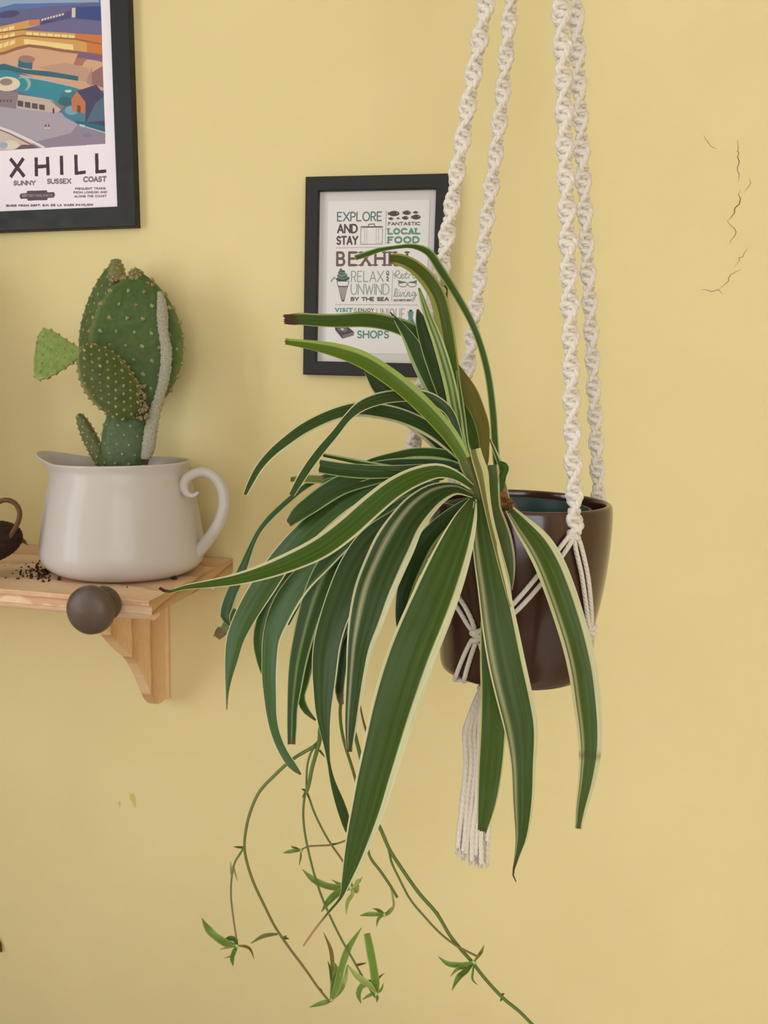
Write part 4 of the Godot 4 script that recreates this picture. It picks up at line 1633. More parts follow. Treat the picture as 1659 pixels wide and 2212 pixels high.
func build_hanger() -> void:
	var ring := P(1197, -850, 0.497)
	var o := thing("macrame_hanger", ring, "white cotton macrame plant hanger with four spiral-knotted cords and a fringed tassel", "plant hanger")
	var cr := 0.00195
	# the four sennits, ring to rim: [first pixel, depth at the foot, ...]
	var A := [ring + Vector3(-0.004, -0.01, 0), P(1052, 0, 0.520), P(1010, 235, 0.532), P(967, 500, 0.546), P(920, 800, 0.562), P(893, 965, 0.570), P(884, 1060, 0.566), P(889, 1150, 0.556)]
	var B := [ring + Vector3(-0.002, -0.01, -0.004), P(1104, 0, 0.548), P(1083, 235, 0.566), P(1049, 500, 0.584), P(1012, 790, 0.603), P(985, 1000, 0.618), P(980, 1060, 0.622)]
	var C := [ring + Vector3(0.002, -0.01, 0.004), P(1212, 0, 0.503), P(1222, 350, 0.509), P(1232, 700, 0.514), P(1238, 1000, 0.517), P(1241, 1075, 0.518), P(1240, 1135, 0.519), P(1239, 1152, 0.519)]
	var D := [ring + Vector3(0.005, -0.01, -0.002), P(1243, 0, 0.545), P(1258, 350, 0.572), P(1273, 640, 0.594), P(1287, 930, 0.615), P(1293, 1090, 0.626), P(1292, 1150, 0.628)]
	sennit(o, "twisted_cord", A, 0.4, 0.0037, 0.0021, cr, 0.0049, 0.77)
	sennit(o, "twisted_cord", B, 1.9, 0.0036, 0.0020, cr, 0.0050, 0.77)
	sennit(o, "twisted_cord", C, 0.9, 0.0037, 0.0021, cr, 0.0047, 0.76)
	sennit(o, "twisted_cord", D, 2.2, 0.0037, 0.0021, cr, 0.0050, 0.77)
	# ring above, and what it hangs from
	var m := mb(o)
	var rp := PackedVector3Array()
	for i in 40:
		rp.append(ring + Vector3(cos(TAU * i / 40) * 0.022, 0.018 + sin(TAU * i / 40) * 0.022, 0))
	m.tube(rp, PackedFloat32Array([0.0028]), 10, true)
	part(o, "ring", m.done(), M.brass_hook)
	var h := thing("ceiling_hook", Vector3(ring.x, 2.42, ring.z), "brass ceiling hook and chain from which the macrame hanger is hung", "hook")
	m = mb(h)
	m.lathe([Vector2(0, -0.006), Vector2(0.014, -0.006), Vector2(0.016, -0.003), Vector2(0.016, 0.0)], 24, Basis(), Vector3(ring.x, 2.42, ring.z))
	part(h, "plate", m.done(), M.brass_hook)
	m = mb(h)
	m.tube(PackedVector3Array([Vector3(ring.x, 2.415, ring.z), ring + Vector3(0, 0.075, 0), ring + Vector3(0.006, 0.062, 0), ring + Vector3(0.012, 0.048, 0), ring + Vector3(0.010, 0.036, 0), ring + Vector3(0, 0.031, 0), ring + Vector3(-0.008, 0.036, 0), ring + Vector3(-0.011, 0.045, 0)]), PackedFloat32Array([0.0022]), 10)
	part(h, "stem", m.done(), M.brass_hook)
	# end knots of the sennits
	for q in [[A[-1], 889, 1160], [C[-1], 1239, 1160]]:
		knot(o, q[0], Vector3.DOWN, 0.0036, cr, 2)
	var r := 0.0016
	var off := r * 0.4
	# cords from C: two to the left, two to the right
	var front := [1030, 1372]
	for k in 2:
		var a := 12.0 * k
		cord(o, "support_cord", [P(1236 + k * 3, 1150, 0.517), P(1220 + a, 1170 + a * 0.3, 0.516), on_pot(1190 + a, 1208 + a * 0.8, r), on_pot(1148 + a, 1260 + a, r), on_pot(1106 + a, 1308 + a * 0.8, r), on_pot(1066 + a * 0.8, 1348 + a * 0.5, r), on_pot(1040, 1366 + 3 * k, r)], r)
		cord(o, "support_cord", [P(1240 + k * 3, 1150, 0.518), on_pot(1243 + k * 12, 1182 - k * 3, r + off), on_pot(1256 + k * 13, 1240, r + off), on_pot(1265 + k * 11, 1300, r + off), on_pot(1271 + k * 7, 1345, r + off), on_pot(1275, 1362, r + off)], r)
		# from A to the front knot and round the back
		cord(o, "support_cord", [P(887 + k * 4, 1158, 0.556), P(902 + k * 9, 1187 - 4 * k, 0.546), P(924 + k * 12, 1218 - 7 * k, 0.533), on_pot(964 + k * 13, 1278 - 8 * k, r), on_pot(990 + k * 13, 1316 - 8 * k, r), on_pot(1010 + k * 10, 1349 - 6 * k, r), on_pot(1022 + k * 4, 1365, r)], r)
		cord(o, "support_cord", [P(888 + k * 4, 1158, 0.556), P(900 + k * 6, 1195, 0.556), P(930 + k * 5, 1300, 0.572), P(950 + k * 5, 1360, 0.588), P(985 + k * 5, 1420, 0.605)], r)
		# below the front knot, under the pot to the tassel
		cord(o, "support_cord", [on_pot(1018 + k * 11, 1384, r), on_pot(1004 + k * 15, 1412, r), on_pot(991 + k * 18, 1444, r), on_pot(985 + k * 19, 1460 + k * 3, r), on_pot(983 + k * 19, 1469 + k * 3, r), P(998 + k * 16, 1468, 0.568), P(1046 + k * 8, 1466, 0.588)], r)
		cord(o, "support_cord", [on_pot(1036 + k * 8, 1388, r), on_pot(1046 + k * 12, 1420, r), on_pot(1056 + k * 14, 1455, r), on_pot(1062 + k * 15, 1482, r), P(1062 + k * 12, 1480, 0.556), P(1052 + k * 5, 1468, 0.580)], r)
		# from the right-hand knot under the pot
		cord(o, "support_cord", [on_pot(1274 + k * 3, 1366, r), on_pot(1262 + k * 6, 1405, r), on_pot(1243 + k * 7, 1442, r), P(1222 + k * 9, 1470 - k * 3, 0.583), P(1198 + k * 4, 1478, 0.590), P(1130, 1470, 0.592), P(1056 + k * 4, 1470, 0.584)], r)
		cord(o, "support_cord", [on_pot(1277, 1364, r), P(1274 + k * 4, 1400, 0.605), P(1250 + k * 4, 1450, 0.612), P(1150, 1458, 0.612), P(1056, 1468, 0.586)], r)
		# from B and D down the far side
		cord(o, "support_cord", [P(980 + k * 4, 1062, 0.622), P(975 + k * 5, 1200, 0.632), P(972, 1340, 0.625), P(1000 + k * 5, 1430, 0.618), P(1050, 1466, 0.586)], r)
		cord(o, "support_cord", [P(1292 + k * 3, 1152, 0.628), P(1284 + k * 5, 1240, 0.624), P(1278 + k * 4, 1330, 0.606), P(1276 + k * 2, 1358, 0.600)], r)
	knot(o, on_pot(1030, 1372, 0.0022), Vector3.DOWN, 0.0042, r, 3)
	knot(o, on_pot(1276, 1362, 0.0026), Vector3.DOWN, 0.0034, r, 2)
	# tassel: a wrapped head and loose ends
	var top := P(1048, 1478, 0.579)
	var m2 := mb(o)
	var tas := knot(o, top + Vector3(0, 0.001, 0), Vector3.DOWN, 0.0052, r, 3)
	tas.name = "tassel"
	for k in 20:
		var row := k / 7
		var f := (k % 7) / 6.0
		var xt := lerpf(1028, 1062, f) + rng.randf_range(-2, 2)
		var xb := lerpf(989, 1050, f) + rng.randf_range(-3, 3)
		var xm := lerpf(1006, 1062, f)
		var dep := 0.572 + row * 0.0028 + rng.randf_range(-0.0006, 0.0006)
		var yb := lerpf(1838, 1868, f) + rng.randf_range(-14, 6)
		if k == 6:
			yb = 1815.0
		var w := rng.randf_range(-2.5, 2.5)
		var pts := [P(lerpf(1038, 1056, f), 1490, 0.577), P(xt - 6, 1530, dep), P(xm + w, 1580, dep), P(xm - w, 1650, dep), P(lerpf(1000, 1056, f) + w, 1730, dep), P(lerpf(xm, xb, 0.8) - w, 1790, dep), P(xb, yb, dep)]
		cord(o, "strand", pts, 0.00185, tas)
		frays.append([P(xb, yb, dep), xb])
	var m3 := mb(o)
	for fr in frays:
		for k in 7:
			var d := Vector3(rng.randf_range(-0.25, 0.25), -1, rng.randf_range(-0.25, 0.25)).normalized()
			var p: Vector3 = fr[0] + Vector3(rng.randf_range(-1, 1), 1.0, rng.randf_range(-1, 1)) * 0.001
			m3.tube(PackedVector3Array([p, p + d * 0.002, p + d * rng.randf_range(0.0035, 0.006)]), PackedFloat32Array([0.00055, 0.0005, 0.00025]), 5)
	part(tas, "frayed_ends", m3.done(), M.cotton).set_meta("kind", "stuff")


var frays := []


func knot(o: Node3D, c: Vector3, axis: Vector3, w: float, cr: float, n: int) -> MeshInstance3D:
	var m := mb(o)
	for k in n:
		var loop := PackedVector3Array()
		var cc := c + axis * ((k - (n - 1) * 0.5) * cr * 1.7)
		for j in 14:
			var g := TAU * j / 14
			loop.append(cc + cam_basis.x * (cos(g) * w * 0.8) + cam_basis.z * (sin(g) * w * 0.62) + axis * (cos(g) * cr * (0.7 if k & 1 else -0.7)))
		m.tube(loop, PackedFloat32Array([cr * 1.1]), 9, true, 3, 520.0)
	blob(m, c, w * 0.62, 8, 6, Color.WHITE)
	return part(o, "knot", m.done(), M.cotton)


# ------------------------------------------------------------------ the spider plant

func leaf(o: Node3D, called: String, pts: Array, col: Color, cream: Color, m0: float, m1: float, lean: Vector2, opt := {}) -> MeshInstance3D:
	# pts: rows of x, y, depth, width in pixels along the middle line, base first; m0, m1: width of the pale margins
	# lean tips the blade's face sideways and up; opt: fold, dead (length of dead tip, 0..1), cut, stripe, mesh parent
	var n: int = opt.get("rows", clampi(int(pts.size() * 4.5), 16, 56))
	var sp := spline(pts, n)
	var fold: float = opt.get("fold", 0.16)
	var dead: float = opt.get("dead", 0.0)
	var cut: float = opt.get("cut", 0.0)
	var dcol: Color = lin(opt.get("dead_col", rgb8(92, 62, 42)))
	var lean1: Vector2 = opt.get("lean1", lean)
	var crease: float = opt.get("crease", -1.0)
	var us := [0.0, m0 * 0.5, m0 * 0.94, m0 * 1.06 + 0.012]
	var lo: float = us[3]
	var hi := 1.0 - (m1 * 1.06 + 0.012)
	var inner: int = opt.get("inner", 7)
	for k in range(1, inner + 1):
		us.append(lerpf(lo, hi, float(k) / (inner + 1)))
	us.append_array([hi, 1.0 - m1 * 0.94, 1.0 - m1 * 0.5, 1.0])
	var g := lin(col)
	var dim: float = opt.get("dim", 0.60)
	g = Color(g.r * dim, g.g * dim, g.b * dim * 0.68)
	var cr := lin(cream)
	cr = Color(cr.r * 0.94, cr.g * 0.94, cr.b * 0.94)
	var gl := g.lerp(cr, 0.05)
	var rows := []
	var uvs := []
	var cols := []
	var pos := []
	for q in sp:
		pos.append(P(q[0], q[1], q[2]))
	var v0 := rng.randf()
	var phase := rng.randf() * TAU
	var flip := false
	for i in n:
		var q: Array = sp[i]
		var f := float(i) / (n - 1)
		var c: Vector3 = pos[i]
		var t: Vector3 = (pos[mini(i + 1, n - 1)] - pos[maxi(i - 1, 0)]).normalized()
		var view := (EYE - c).normalized()
		var l := lean.lerp(lean1, f)
		var nr := (view + cam_basis.x * l.x + cam_basis.y * l.y)
		nr = (nr - t * nr.dot(t)).normalized()
		var s := t.cross(nr).normalized()
		if i == 0:
			# keep the same margin on the same side all along: the right-hand side of the middle of the blade
			var mid_t: Vector3 = pos[int(n * 0.62)] - pos[int(n * 0.38)]
			var mid_s := mid_t.cross((EYE - pos[n / 2]).normalized())
			flip = mid_s.dot(cam_basis.x) < -0.45 * mid_s.length() or (absf(mid_s.dot(cam_basis.x)) <= 0.45 * mid_s.length() and mid_s.dot(cam_basis.y) > 0.0)
		if flip:
			s = -s
		var vis := maxf(0.38, (s - view * s.dot(view)).length())
		var w: float = maxf(q[3], 0.6) * q[2] / F * 0.5 / vis
		var row := PackedVector3Array()
		var ur := PackedVector2Array()
		var ck := PackedColorArray()
		for a in us:
			var x: float = a * 2.0 - 1.0
			var dish := fold * (absf(x) * 0.6 + x * x * 0.4 - 0.36)
			var p := c + s * (x * w) + nr * (dish * w) + nr * (w * 0.05 * sin(f * 19.0 + phase + x * 2.0) * x)
			if cut > 0.0 and i == n - 1:
				p += t * (cut * w * (rng.randf_range(-0.25, 0.35)))
			row.append(p)
			ur.append(Vector2(a, v0 + f * 0.9))
			var col2: Color
			if a <= m0 or a >= 1.0 - m1:
				col2 = cr
			else:
				var z: float = (a - lo) / maxf(0.01, hi - lo)
				col2 = g.lerp(gl, 0.5 + 0.5 * sin(z * 21.0 + phase))
				if opt.has("stripe"):
					var sq: Vector2 = opt.stripe
					if absf(z - sq.x) < sq.y:
						col2 = gl.lerp(cr, 0.55)
			if dead > 0.0:
				var edge := 1.0 - dead * (0.75 + 0.3 * noise.get_noise_2d(a * 6.0, phase * 9.0))
				if f > edge:
					col2 = col2.lerp(dcol, smoothstep(edge, edge + 0.02, f))
			if crease >= 0.0 and absf(f - crease) < 0.6 / n:
				col2 = col2.lerp(lin(rgb8(70, 66, 34)), 0.5)
			ck.append(col2)
		rows.append(row)
		uvs.append(ur)
		cols.append(ck)
	var m := mb(o)
	m.grid(rows, uvs, cols, false, false)
	return part(opt.get("parent", o), called, m.done(), M.leaf)


func runner(o: Node3D, pts: Array, t0: float, t1: float, w0: float, w1: float, col0: Color, col1: Color, called := "runner") -> MeshInstance3D:
	var rows := []
	var N := pts.size() / 2
	for i in N:
		var f := float(i) / maxf(1, N - 1)
		rows.append([pts[i * 2], pts[i * 2 + 1], lerpf(t0, t1, f), lerpf(w0, w1, f)])
	var n := maxi(6, N * 5)
	var sp := spline(rows, n)
	var pp := PackedVector3Array()
	var rr := PackedFloat32Array()
	for q in sp:
		pp.append(P(q[0], q[1], q[2]))
		rr.append(q[3] * q[2] / F * 0.5)
	var m := mb(o)
	m.tube(pp, rr, 8)
	# colour runs from green to brownish along the stalk
	for i in m.c.size():
		var f := clampf(float(i) / float(n * 9), 0.0, 1.0)
		m.c[i] = lin(col0.lerp(col1, f))
	return part(o, called, m.done(), M.stolon)


func node_bract(o: Node3D, x: float, y: float, t: float, dx: float, dy: float, col: Color) -> void:
	leaf(o, "bract", [[x, y, t, 5.0], [x + dx * 0.5, y + dy * 0.5, t, 4.5], [x + dx, y + dy, t, 0.8]], col, col, 0.05, 0.05, Vector2(-0.2, 0.3), {"rows": 6, "inner": 1})


func plantlet(o: Node3D, x: float, y: float, t: float, leaves: Array) -> void:
	var m := mb(o)
	blob(m, P(x, y, t), 4.2 * t / F, 8, 6, lin(rgb8(170, 186, 120)))
	var b := part(o, "plantlet", m.done(), M.stolon)
	for l in leaves:
		var pts := []
		var w: float = l[0]
		var c: Color = l[1]
		var raw: Array = l[2]
		var N := raw.size() / 2
		for i in N + 1:
			var f := float(i) / N
			var px: float = x if i == 0 else raw[(i - 1) * 2]
			var py: float = y if i == 0 else raw[(i - 1) * 2 + 1]
			var ww := w * (0.45 if i == 0 else (1.0 if i < N else 0.10))
			if l.size() > 3 and i == N:
				ww = w * 0.8
			pts.append([px, py, t + (rng.randf_range(-0.004, 0.004) if i > 0 else 0.0), ww])
		leaf(o, "leaf", pts, c, c.lerp(rgb8(206, 210, 150), 0.5), 0.10, 0.10, Vector2(rng.randf_range(-0.6, 0.2), 0.35), {"rows": 12, "inner": 3, "fold": 0.3, "parent": b, "dim": 0.95})


func build_plant() -> void:
	var o := thing("spider_plant", P(1092, 1092, 0.528), "variegated spider plant spilling from the hanging brown pot, with trailing runners and plantlets", "plant")
	var bright := rgb8(112, 142, 52)
	var mid := rgb8(84, 114, 50)
	var dark := rgb8(62, 92, 44)
	var deep := rgb8(52, 80, 40)
	var olive := rgb8(134, 128, 70)
	var cream := rgb8(216, 211, 168)
	var pale := rgb8(158, 176, 118)
	# stem from the soil to the crown
	var m := mb(o)
	var sp := PackedVector3Array([pot_c + pot_b * Vector3(-0.008, -0.034, 0.024), P(1112, 1118, 0.545), P(1098, 1094, 0.532), P(1078, 1072, 0.527), P(1050, 1068, 0.525), P(1036, 1064, 0.524)])
	m.tube(sp, PackedFloat32Array([0.005, 0.005, 0.0048, 0.0046, 0.0045, 0.003]), 12)
	part(o, "stem", m.done(), M.papery_brown)
	for k in 5:
		leaf(o, "dry_sheath", [[1084 + k * 4, 1108 - k * 2, 0.5235, 10], [1088 + k * 4, 1090, 0.5195 - k * 0.0004, 14], [1082 + k * 7, 1070 + k * 4, 0.5235, 4]], rgb8(142 - k * 8, 100 - k * 6, 56), rgb8(176, 138, 88), 0.1, 0.1, Vector2(0.3 * (k - 2), 0.1), {"rows": 8, "inner": 2, "fold": 0.5})
	# pale sheaths where the upper leaves leave the crown
	leaf(o, "leaf_sheath", [[1040, 1086, 0.5200, 24], [1030, 1052, 0.5190, 34], [1018, 1020, 0.5180, 36], [1004, 990, 0.5170, 32], [994, 968, 0.518, 16]], rgb8(132, 136, 92), rgb8(160, 160, 116), 0.1, 0.1, Vector2(0, 0.1), {"fold": -0.4})
	leaf(o, "leaf_sheath", [[1098, 1092, 0.5260, 10], [1094, 1066, 0.5270, 11], [1088, 1040, 0.5290, 9], [1080, 1016, 0.532, 4]], rgb8(170, 160, 104), cream, 0.2, 0.2, Vector2(0.3, 0.1), {"fold": -0.4})
	# ---- leaves standing up, from the back to the front
	leaf(o, "leaf", [[1074, 1030, 0.531, 10], [1071, 990, 0.535, 16], [1068, 947, 0.539, 16], [1065, 897, 0.542, 16], [1052, 800, 0.545, 15], [1025, 712, 0.545, 15], [986, 638, 0.542, 17], [952, 585, 0.537, 19], [924, 546, 0.532, 17], [889, 533, 0.528, 11], [855, 535, 0.524, 9], [818, 541, 0.520, 11], [790, 551, 0.518, 13], [768, 558, 0.517, 11]], mid, pale, 0.16, 0.12, Vector2(0.3, 0.5), {"fold": 0.3, "cut": 0.6, "dead": 0.012, "lean1": Vector2(-0.2, 0.9)})
	leaf(o, "leaf", [[1084, 1070, 0.529, 10], [1086, 1024, 0.532, 12], [1078, 998, 0.534, 11], [1058, 948, 0.538, 5]], mid, cream, 0.15, 0.3, Vector2(0.2, 0.2), {})
	leaf(o, "leaf", [[1043, 1020, 0.527, 12], [1047, 996, 0.529, 18], [1047, 964, 0.532, 23], [1042, 930, 0.536, 34], [1030, 895, 0.540, 44], [1014, 850, 0.544, 40], [996, 810, 0.547, 24], [984, 784, 0.549, 8]], olive, rgb8(150, 140, 84), 0.05, 0.05, Vector2(0.4, -0.2), {"fold": -0.3})
	leaf(o, "leaf", [[1030, 985, 0.526, 14], [1022, 950, 0.530, 26], [1010, 910, 0.534, 28], [998, 880, 0.537, 20]], mid, pale, 0.10, 0.05, Vector2(-0.2, 0.2), {})
	leaf(o, "leaf", [[1000, 985, 0.522, 20], [978, 968, 0.532, 50], [935, 925, 0.546, 66], [900, 900, 0.552, 62], [868, 878, 0.556, 56], [836, 852, 0.559, 46], [812, 830, 0.561, 30], [796, 812, 0.562, 12], [787, 802, 0.562, 3]], deep, cream, 0.10, 0.05, Vector2(-0.3, 0.3), {"dead": 0.02})
	leaf(o, "leaf", [[1000, 985, 0.522, 18], [985, 920, 0.530, 30], [966, 860, 0.537, 38], [942, 795, 0.544, 40], [916, 742, 0.547, 42], [886, 716, 0.546, 38], [850, 702, 0.542, 34], [799, 692, 0.535, 34], [724, 693, 0.526, 29], [680, 692, 0.521, 27], [648, 690, 0.518, 26], [630, 691, 0.516, 23], [614, 690, 0.515, 20]], mid, pale, 0.06, 0.10, Vector2(-0.2, 0.4), {"dead": 0.075, "cut": 0.8, "dead_col": rgb8(78, 56, 44)})
	leaf(o, "leaf", [[1002, 985, 0.521, 16], [984, 930, 0.527, 30], [960, 880, 0.532, 38], [934, 830, 0.536, 42], [908, 777, 0.539, 40], [878, 722, 0.541, 24], [858, 694, 0.542, 12], [843, 674, 0.542, 2]], dark, pale, 0.16, 0.05, Vector2(-0.4, 0.2), {"dead": 0.015})
	leaf(o, "leaf", [[1004, 985, 0.520, 14], [994, 930, 0.524, 26], [984, 870, 0.529, 32], [975, 800, 0.533, 34], [960, 700, 0.536, 36], [944, 640, 0.534, 36], [918, 600, 0.529, 34], [888, 574, 0.523, 30], [862, 563, 0.519, 26], [843, 561, 0.517, 20]], rgb8(96, 118, 52), rgb8(164, 160, 92), 0.30, 0.10, Vector2(0.0, 0.5), {"fold": 0.35, "cut": 0.5, "dead": 0.02})
	leaf(o, "leaf", [[1000, 985, 0.5195, 14], [972, 890, 0.526, 26], [948, 820, 0.530, 32], [922, 740, 0.532, 32], [908, 690, 0.532, 22], [902, 668, 0.532, 4]], deep, pale, 0.06, 0.06, Vector2(0.2, 0.1), {"dead": 0.03})
	leaf(o, "leaf", [[1008, 990, 0.518, 14], [998, 958, 0.5205, 20], [986, 896, 0.524, 26], [970, 818, 0.527, 27], [948, 743, 0.528, 24], [925, 682, 0.527, 18], [911, 640, 0.525, 11], [905, 622, 0.524, 4]], rgb8(112, 140, 70), rgb8(186, 196, 130), 0.22, 0.18, Vector2(-0.3, 0.2), {"fold": 0.5, "dead": 0.02, "stripe": Vector2(0.5, 0.14)})
	leaf(o, "leaf", [[1012, 990, 0.5175, 10], [1006, 950, 0.520, 12], [1000, 900, 0.523, 12], [994, 850, 0.526, 9], [986, 800, 0.528, 3]], mid, pale, 0.25, 0.25, Vector2(0.2, 0.2), {})
	leaf(o, "leaf", [[1004, 992, 0.515, 26], [988, 964, 0.5145, 30], [964, 930, 0.514, 35], [930, 892, 0.512, 37], [886, 850, 0.510, 38], [836, 810, 0.508, 38], [784, 778, 0.506, 36], [724, 757, 0.504, 30], [680, 747, 0.503, 22], [648, 742, 0.502, 17], [616, 738, 0.501, 13]], bright, rgb8(158, 176, 84), 0.05, 0.26, Vector2(-0.1, 0.5), {"cut": 0.8, "dead": 0.014})
	# ---- leaves arching to the left
	leaf(o, "leaf", [[1006, 1000, 0.522, 14], [970, 962, 0.524, 26], [930, 930, 0.526, 32], [874, 903, 0.528, 34], [818, 890, 0.528, 34], [770, 886, 0.526, 32], [724, 896, 0.524, 30], [664, 924, 0.520, 28], [623, 952, 0.517, 25], [586, 982, 0.515, 21], [560, 1012, 0.513, 18], [543, 1042, 0.512, 15], [530, 1069, 0.511, 9]], dark, cream, 0.08, 0.20, Vector2(-0.4, 0.7), {"cut": 0.4, "fold": 0.25})
	leaf(o, "leaf", [[1004, 1000, 0.521, 12], [970, 890, 0.522, 20], [930, 862, 0.521, 26], [892, 855, 0.520, 28], [855, 857, 0.519, 28], [818, 864, 0.517, 28], [782, 878, 0.515, 25], [752, 902, 0.513, 18], [724, 937, 0.511, 18], [694, 973, 0.509, 20], [668, 1008, 0.507, 20], [646, 1042, 0.506, 18], [630, 1070, 0.505, 13]], dark, cream, 0.08, 0.10, Vector2(-0.4, 0.6), {"cut": 0.3, "fold": 0.25, "dead": 0.012})
	leaf(o, "leaf", [[1016, 1030, 0.521, 12], [990, 992, 0.524, 22], [950, 980, 0.527, 22], [900, 978, 0.530, 21], [850, 986, 0.532, 18], [810, 994, 0.533, 12], [776, 1004, 0.534, 5]], dark, pale, 0.08, 0.14, Vector2(-0.2, 0.6), {})
	leaf(o, "leaf", [[1018, 1040, 0.520, 14], [990, 1012, 0.522, 24], [940, 1002, 0.525, 24], [880, 1000, 0.528, 22], [830, 1002, 0.530, 18], [782, 1006, 0.531, 8]], deep, pale, 0.12, 0.10, Vector2(-0.2, 0.4), {})
	leaf(o, "leaf", [[990, 1022, 0.520, 14], [930, 1014, 0.519, 22], [870, 1018, 0.517, 26], [800, 1020, 0.514, 31], [745, 1016, 0.511, 31], [690, 1008, 0.508, 30]], dark, pale, 0.05, 0.08, Vector2(-0.3, 0.3), {"cut": 0.2, "fold": 0.3})
	leaf(o, "leaf", [[960, 1020, 0.5205, 8], [900, 1018, 0.5195, 11], [850, 1012, 0.5175, 11], [784, 1001, 0.5145, 11], [735, 991, 0.5125, 10], [698, 984, 0.511, 8]], dark, pale, 0.22, 0.12, Vector2(-0.2, 0.8), {"cut": 0.3, "fold": 0.5})
	leaf(o, "leaf", [[960, 1030, 0.535, 14], [880, 1036, 0.548, 26], [800, 1042, 0.557, 30], [740, 1040, 0.562, 26], [690, 1036, 0.566, 20], [650, 1035, 0.568, 18], [628, 1036, 0.569, 10]], rgb8(150, 154, 92), rgb8(196, 192, 132), 0.10, 0.16, Vector2(0, 0.5), {"dead": 0.02, "cut": 0.4})
	# ---- the left cascade, from the back to the front
	leaf(o, "leaf", [[900, 1030, 0.540, 14], [820, 1026, 0.552, 16], [740, 1024, 0.562, 13], [700, 1031, 0.566, 12], [661, 1051, 0.569, 13], [619, 1085, 0.572, 13], [580, 1122, 0.574, 13], [559, 1149, 0.575, 11], [544, 1180, 0.576, 13], [529, 1219, 0.576, 20], [516, 1250, 0.576, 25], [500, 1285, 0.575, 27], [491, 1313, 0.574, 27], [487, 1332, 0.573, 22], [496, 1350, 0.572, 5]], rgb8(66, 94, 58), pale, 0.08, 0.14, Vector2(-0.7, 0.3), {"dead": 0.012})
	leaf(o, "leaf", [[512, 1318, 0.580, 16], [503, 1332, 0.580, 24], [494, 1346, 0.580, 24], [486, 1358, 0.580, 22], [478, 1368, 0.579, 24], [470, 1378, 0.578, 16]], rgb8(150, 164, 110), cream, 0.12, 0.12, Vector2(-0.4, 0.2), {"dead": 0.42, "cut": 0.9, "fold": 0.7, "dead_col": rgb8(128, 104, 78)})
	leaf(o, "leaf", [[760, 1120, 0.556, 16], [690, 1180, 0.566, 26], [640, 1230, 0.572, 30], [602, 1270, 0.576, 26], [582, 1300, 0.577, 20], [566, 1340, 0.577, 22], [560, 1385, 0.577, 25], [564, 1425, 0.576, 20], [574, 1465, 0.575, 12], [580, 1492, 0.574, 4]], mid, pale, 0.06, 0.06, Vector2(-0.5, 0.1), {})
	leaf(o, "leaf", [[620, 1225, 0.577, 12], [600, 1262, 0.578, 10], [590, 1295, 0.578, 8], [584, 1325, 0.578, 3]], dark, pale, 0.2, 0.2, Vector2(-0.5, 0.1), {})
	leaf(o, "leaf", [[920, 1030, 0.528, 14], [860, 1026, 0.536, 26], [800, 1032, 0.543, 38], [748, 1046, 0.548, 44], [704, 1068, 0.551, 44], [668, 1094, 0.553, 40], [642, 1114, 0.554, 32], [624, 1131, 0.555, 16]], rgb8(68, 96, 56), pale, 0.04, 0.08, Vector2(-0.6, 0.5), {"dead": 0.03, "cut": 0.6})
	leaf(o, "leaf", [[950, 1032, 0.524, 16], [900, 1030, 0.531, 26], [855, 1037, 0.536, 32], [800, 1054, 0.541, 38], [745, 1082, 0.546, 42], [697, 1119, 0.550, 46], [652, 1162, 0.553, 50], [612, 1210, 0.555, 52], [574, 1262, 0.556, 54], [548, 1302, 0.556, 52], [527, 1342, 0.555, 47], [511, 1382, 0.554, 40], [503, 1420, 0.553, 31], [495, 1463, 0.552, 16], [491, 1500, 0.551, 6], [490, 1533, 0.551, 3]], rgb8(84, 118, 76), cream, 0.025, 0.05, Vector2(-1.0, 0.35), {"dead": 0.035, "dead_col": rgb8(150, 122, 84)})
	leaf(o, "leaf", [[930, 1040, 0.526, 14], [870, 1060, 0.533, 26], [800, 1105, 0.540, 30], [740, 1150, 0.545, 26], [690, 1200, 0.548, 20]], deep, pale, 0.05, 0.12, Vector2(-0.5, 0.3), {})
	leaf(o, "leaf", [[960, 1050, 0.523, 14], [880, 1075, 0.534, 28], [820, 1120, 0.541, 34], [770, 1180, 0.546, 34], [730, 1260, 0.550, 30], [700, 1340, 0.552, 24], [672, 1420, 0.554, 20], [658, 1477, 0.554, 18], [650, 1505, 0.554, 18], [660, 1533, 0.553, 15], [682, 1556, 0.552, 4]], mid, pale, 0.06, 0.14, Vector2(-0.4, 0.1), {"dead": 0.02})
	leaf(o, "leaf", [[950, 1045, 0.523, 14], [880, 1068, 0.530, 30], [810, 1112, 0.536, 38], [745, 1165, 0.541, 46], [694, 1215, 0.544, 50], [650, 1258, 0.546, 52], [618, 1302, 0.547, 54], [599, 1342, 0.547, 49], [587, 1382, 0.547, 39], [584, 1422, 0.546, 35], [583, 1463, 0.545, 32], [585, 1505, 0.544, 28], [588, 1547, 0.543, 22], [597, 1588, 0.541, 19], [614, 1627, 0.540, 18], [634, 1656, 0.539, 17], [650, 1673, 0.538, 4]], rgb8(88, 124, 84), cream, 0.02, 0.08, Vector2(-0.9, 0.35), {"dead": 0.01, "lean1": Vector2(-0.4, 0.2)})
	leaf(o, "leaf", [[970, 1055, 0.521, 16], [900, 1080, 0.528, 34], [835, 1120, 0.533, 44], [775, 1165, 0.537, 50], [716, 1220, 0.540, 58], [688, 1272, 0.541, 56], [670, 1325, 0.541, 51], [655, 1380, 0.540, 44], [643, 1436, 0.539, 38], [636, 1491, 0.538, 30], [632, 1533, 0.537, 23], [631, 1574, 0.536, 21], [630, 1608, 0.535, 17]], dark, pale, 0.04, 0.09, Vector2(-0.15, 0.1), {"cut": 0.3, "dead": 0.018, "stripe": Vector2(0.45, 0.06)})
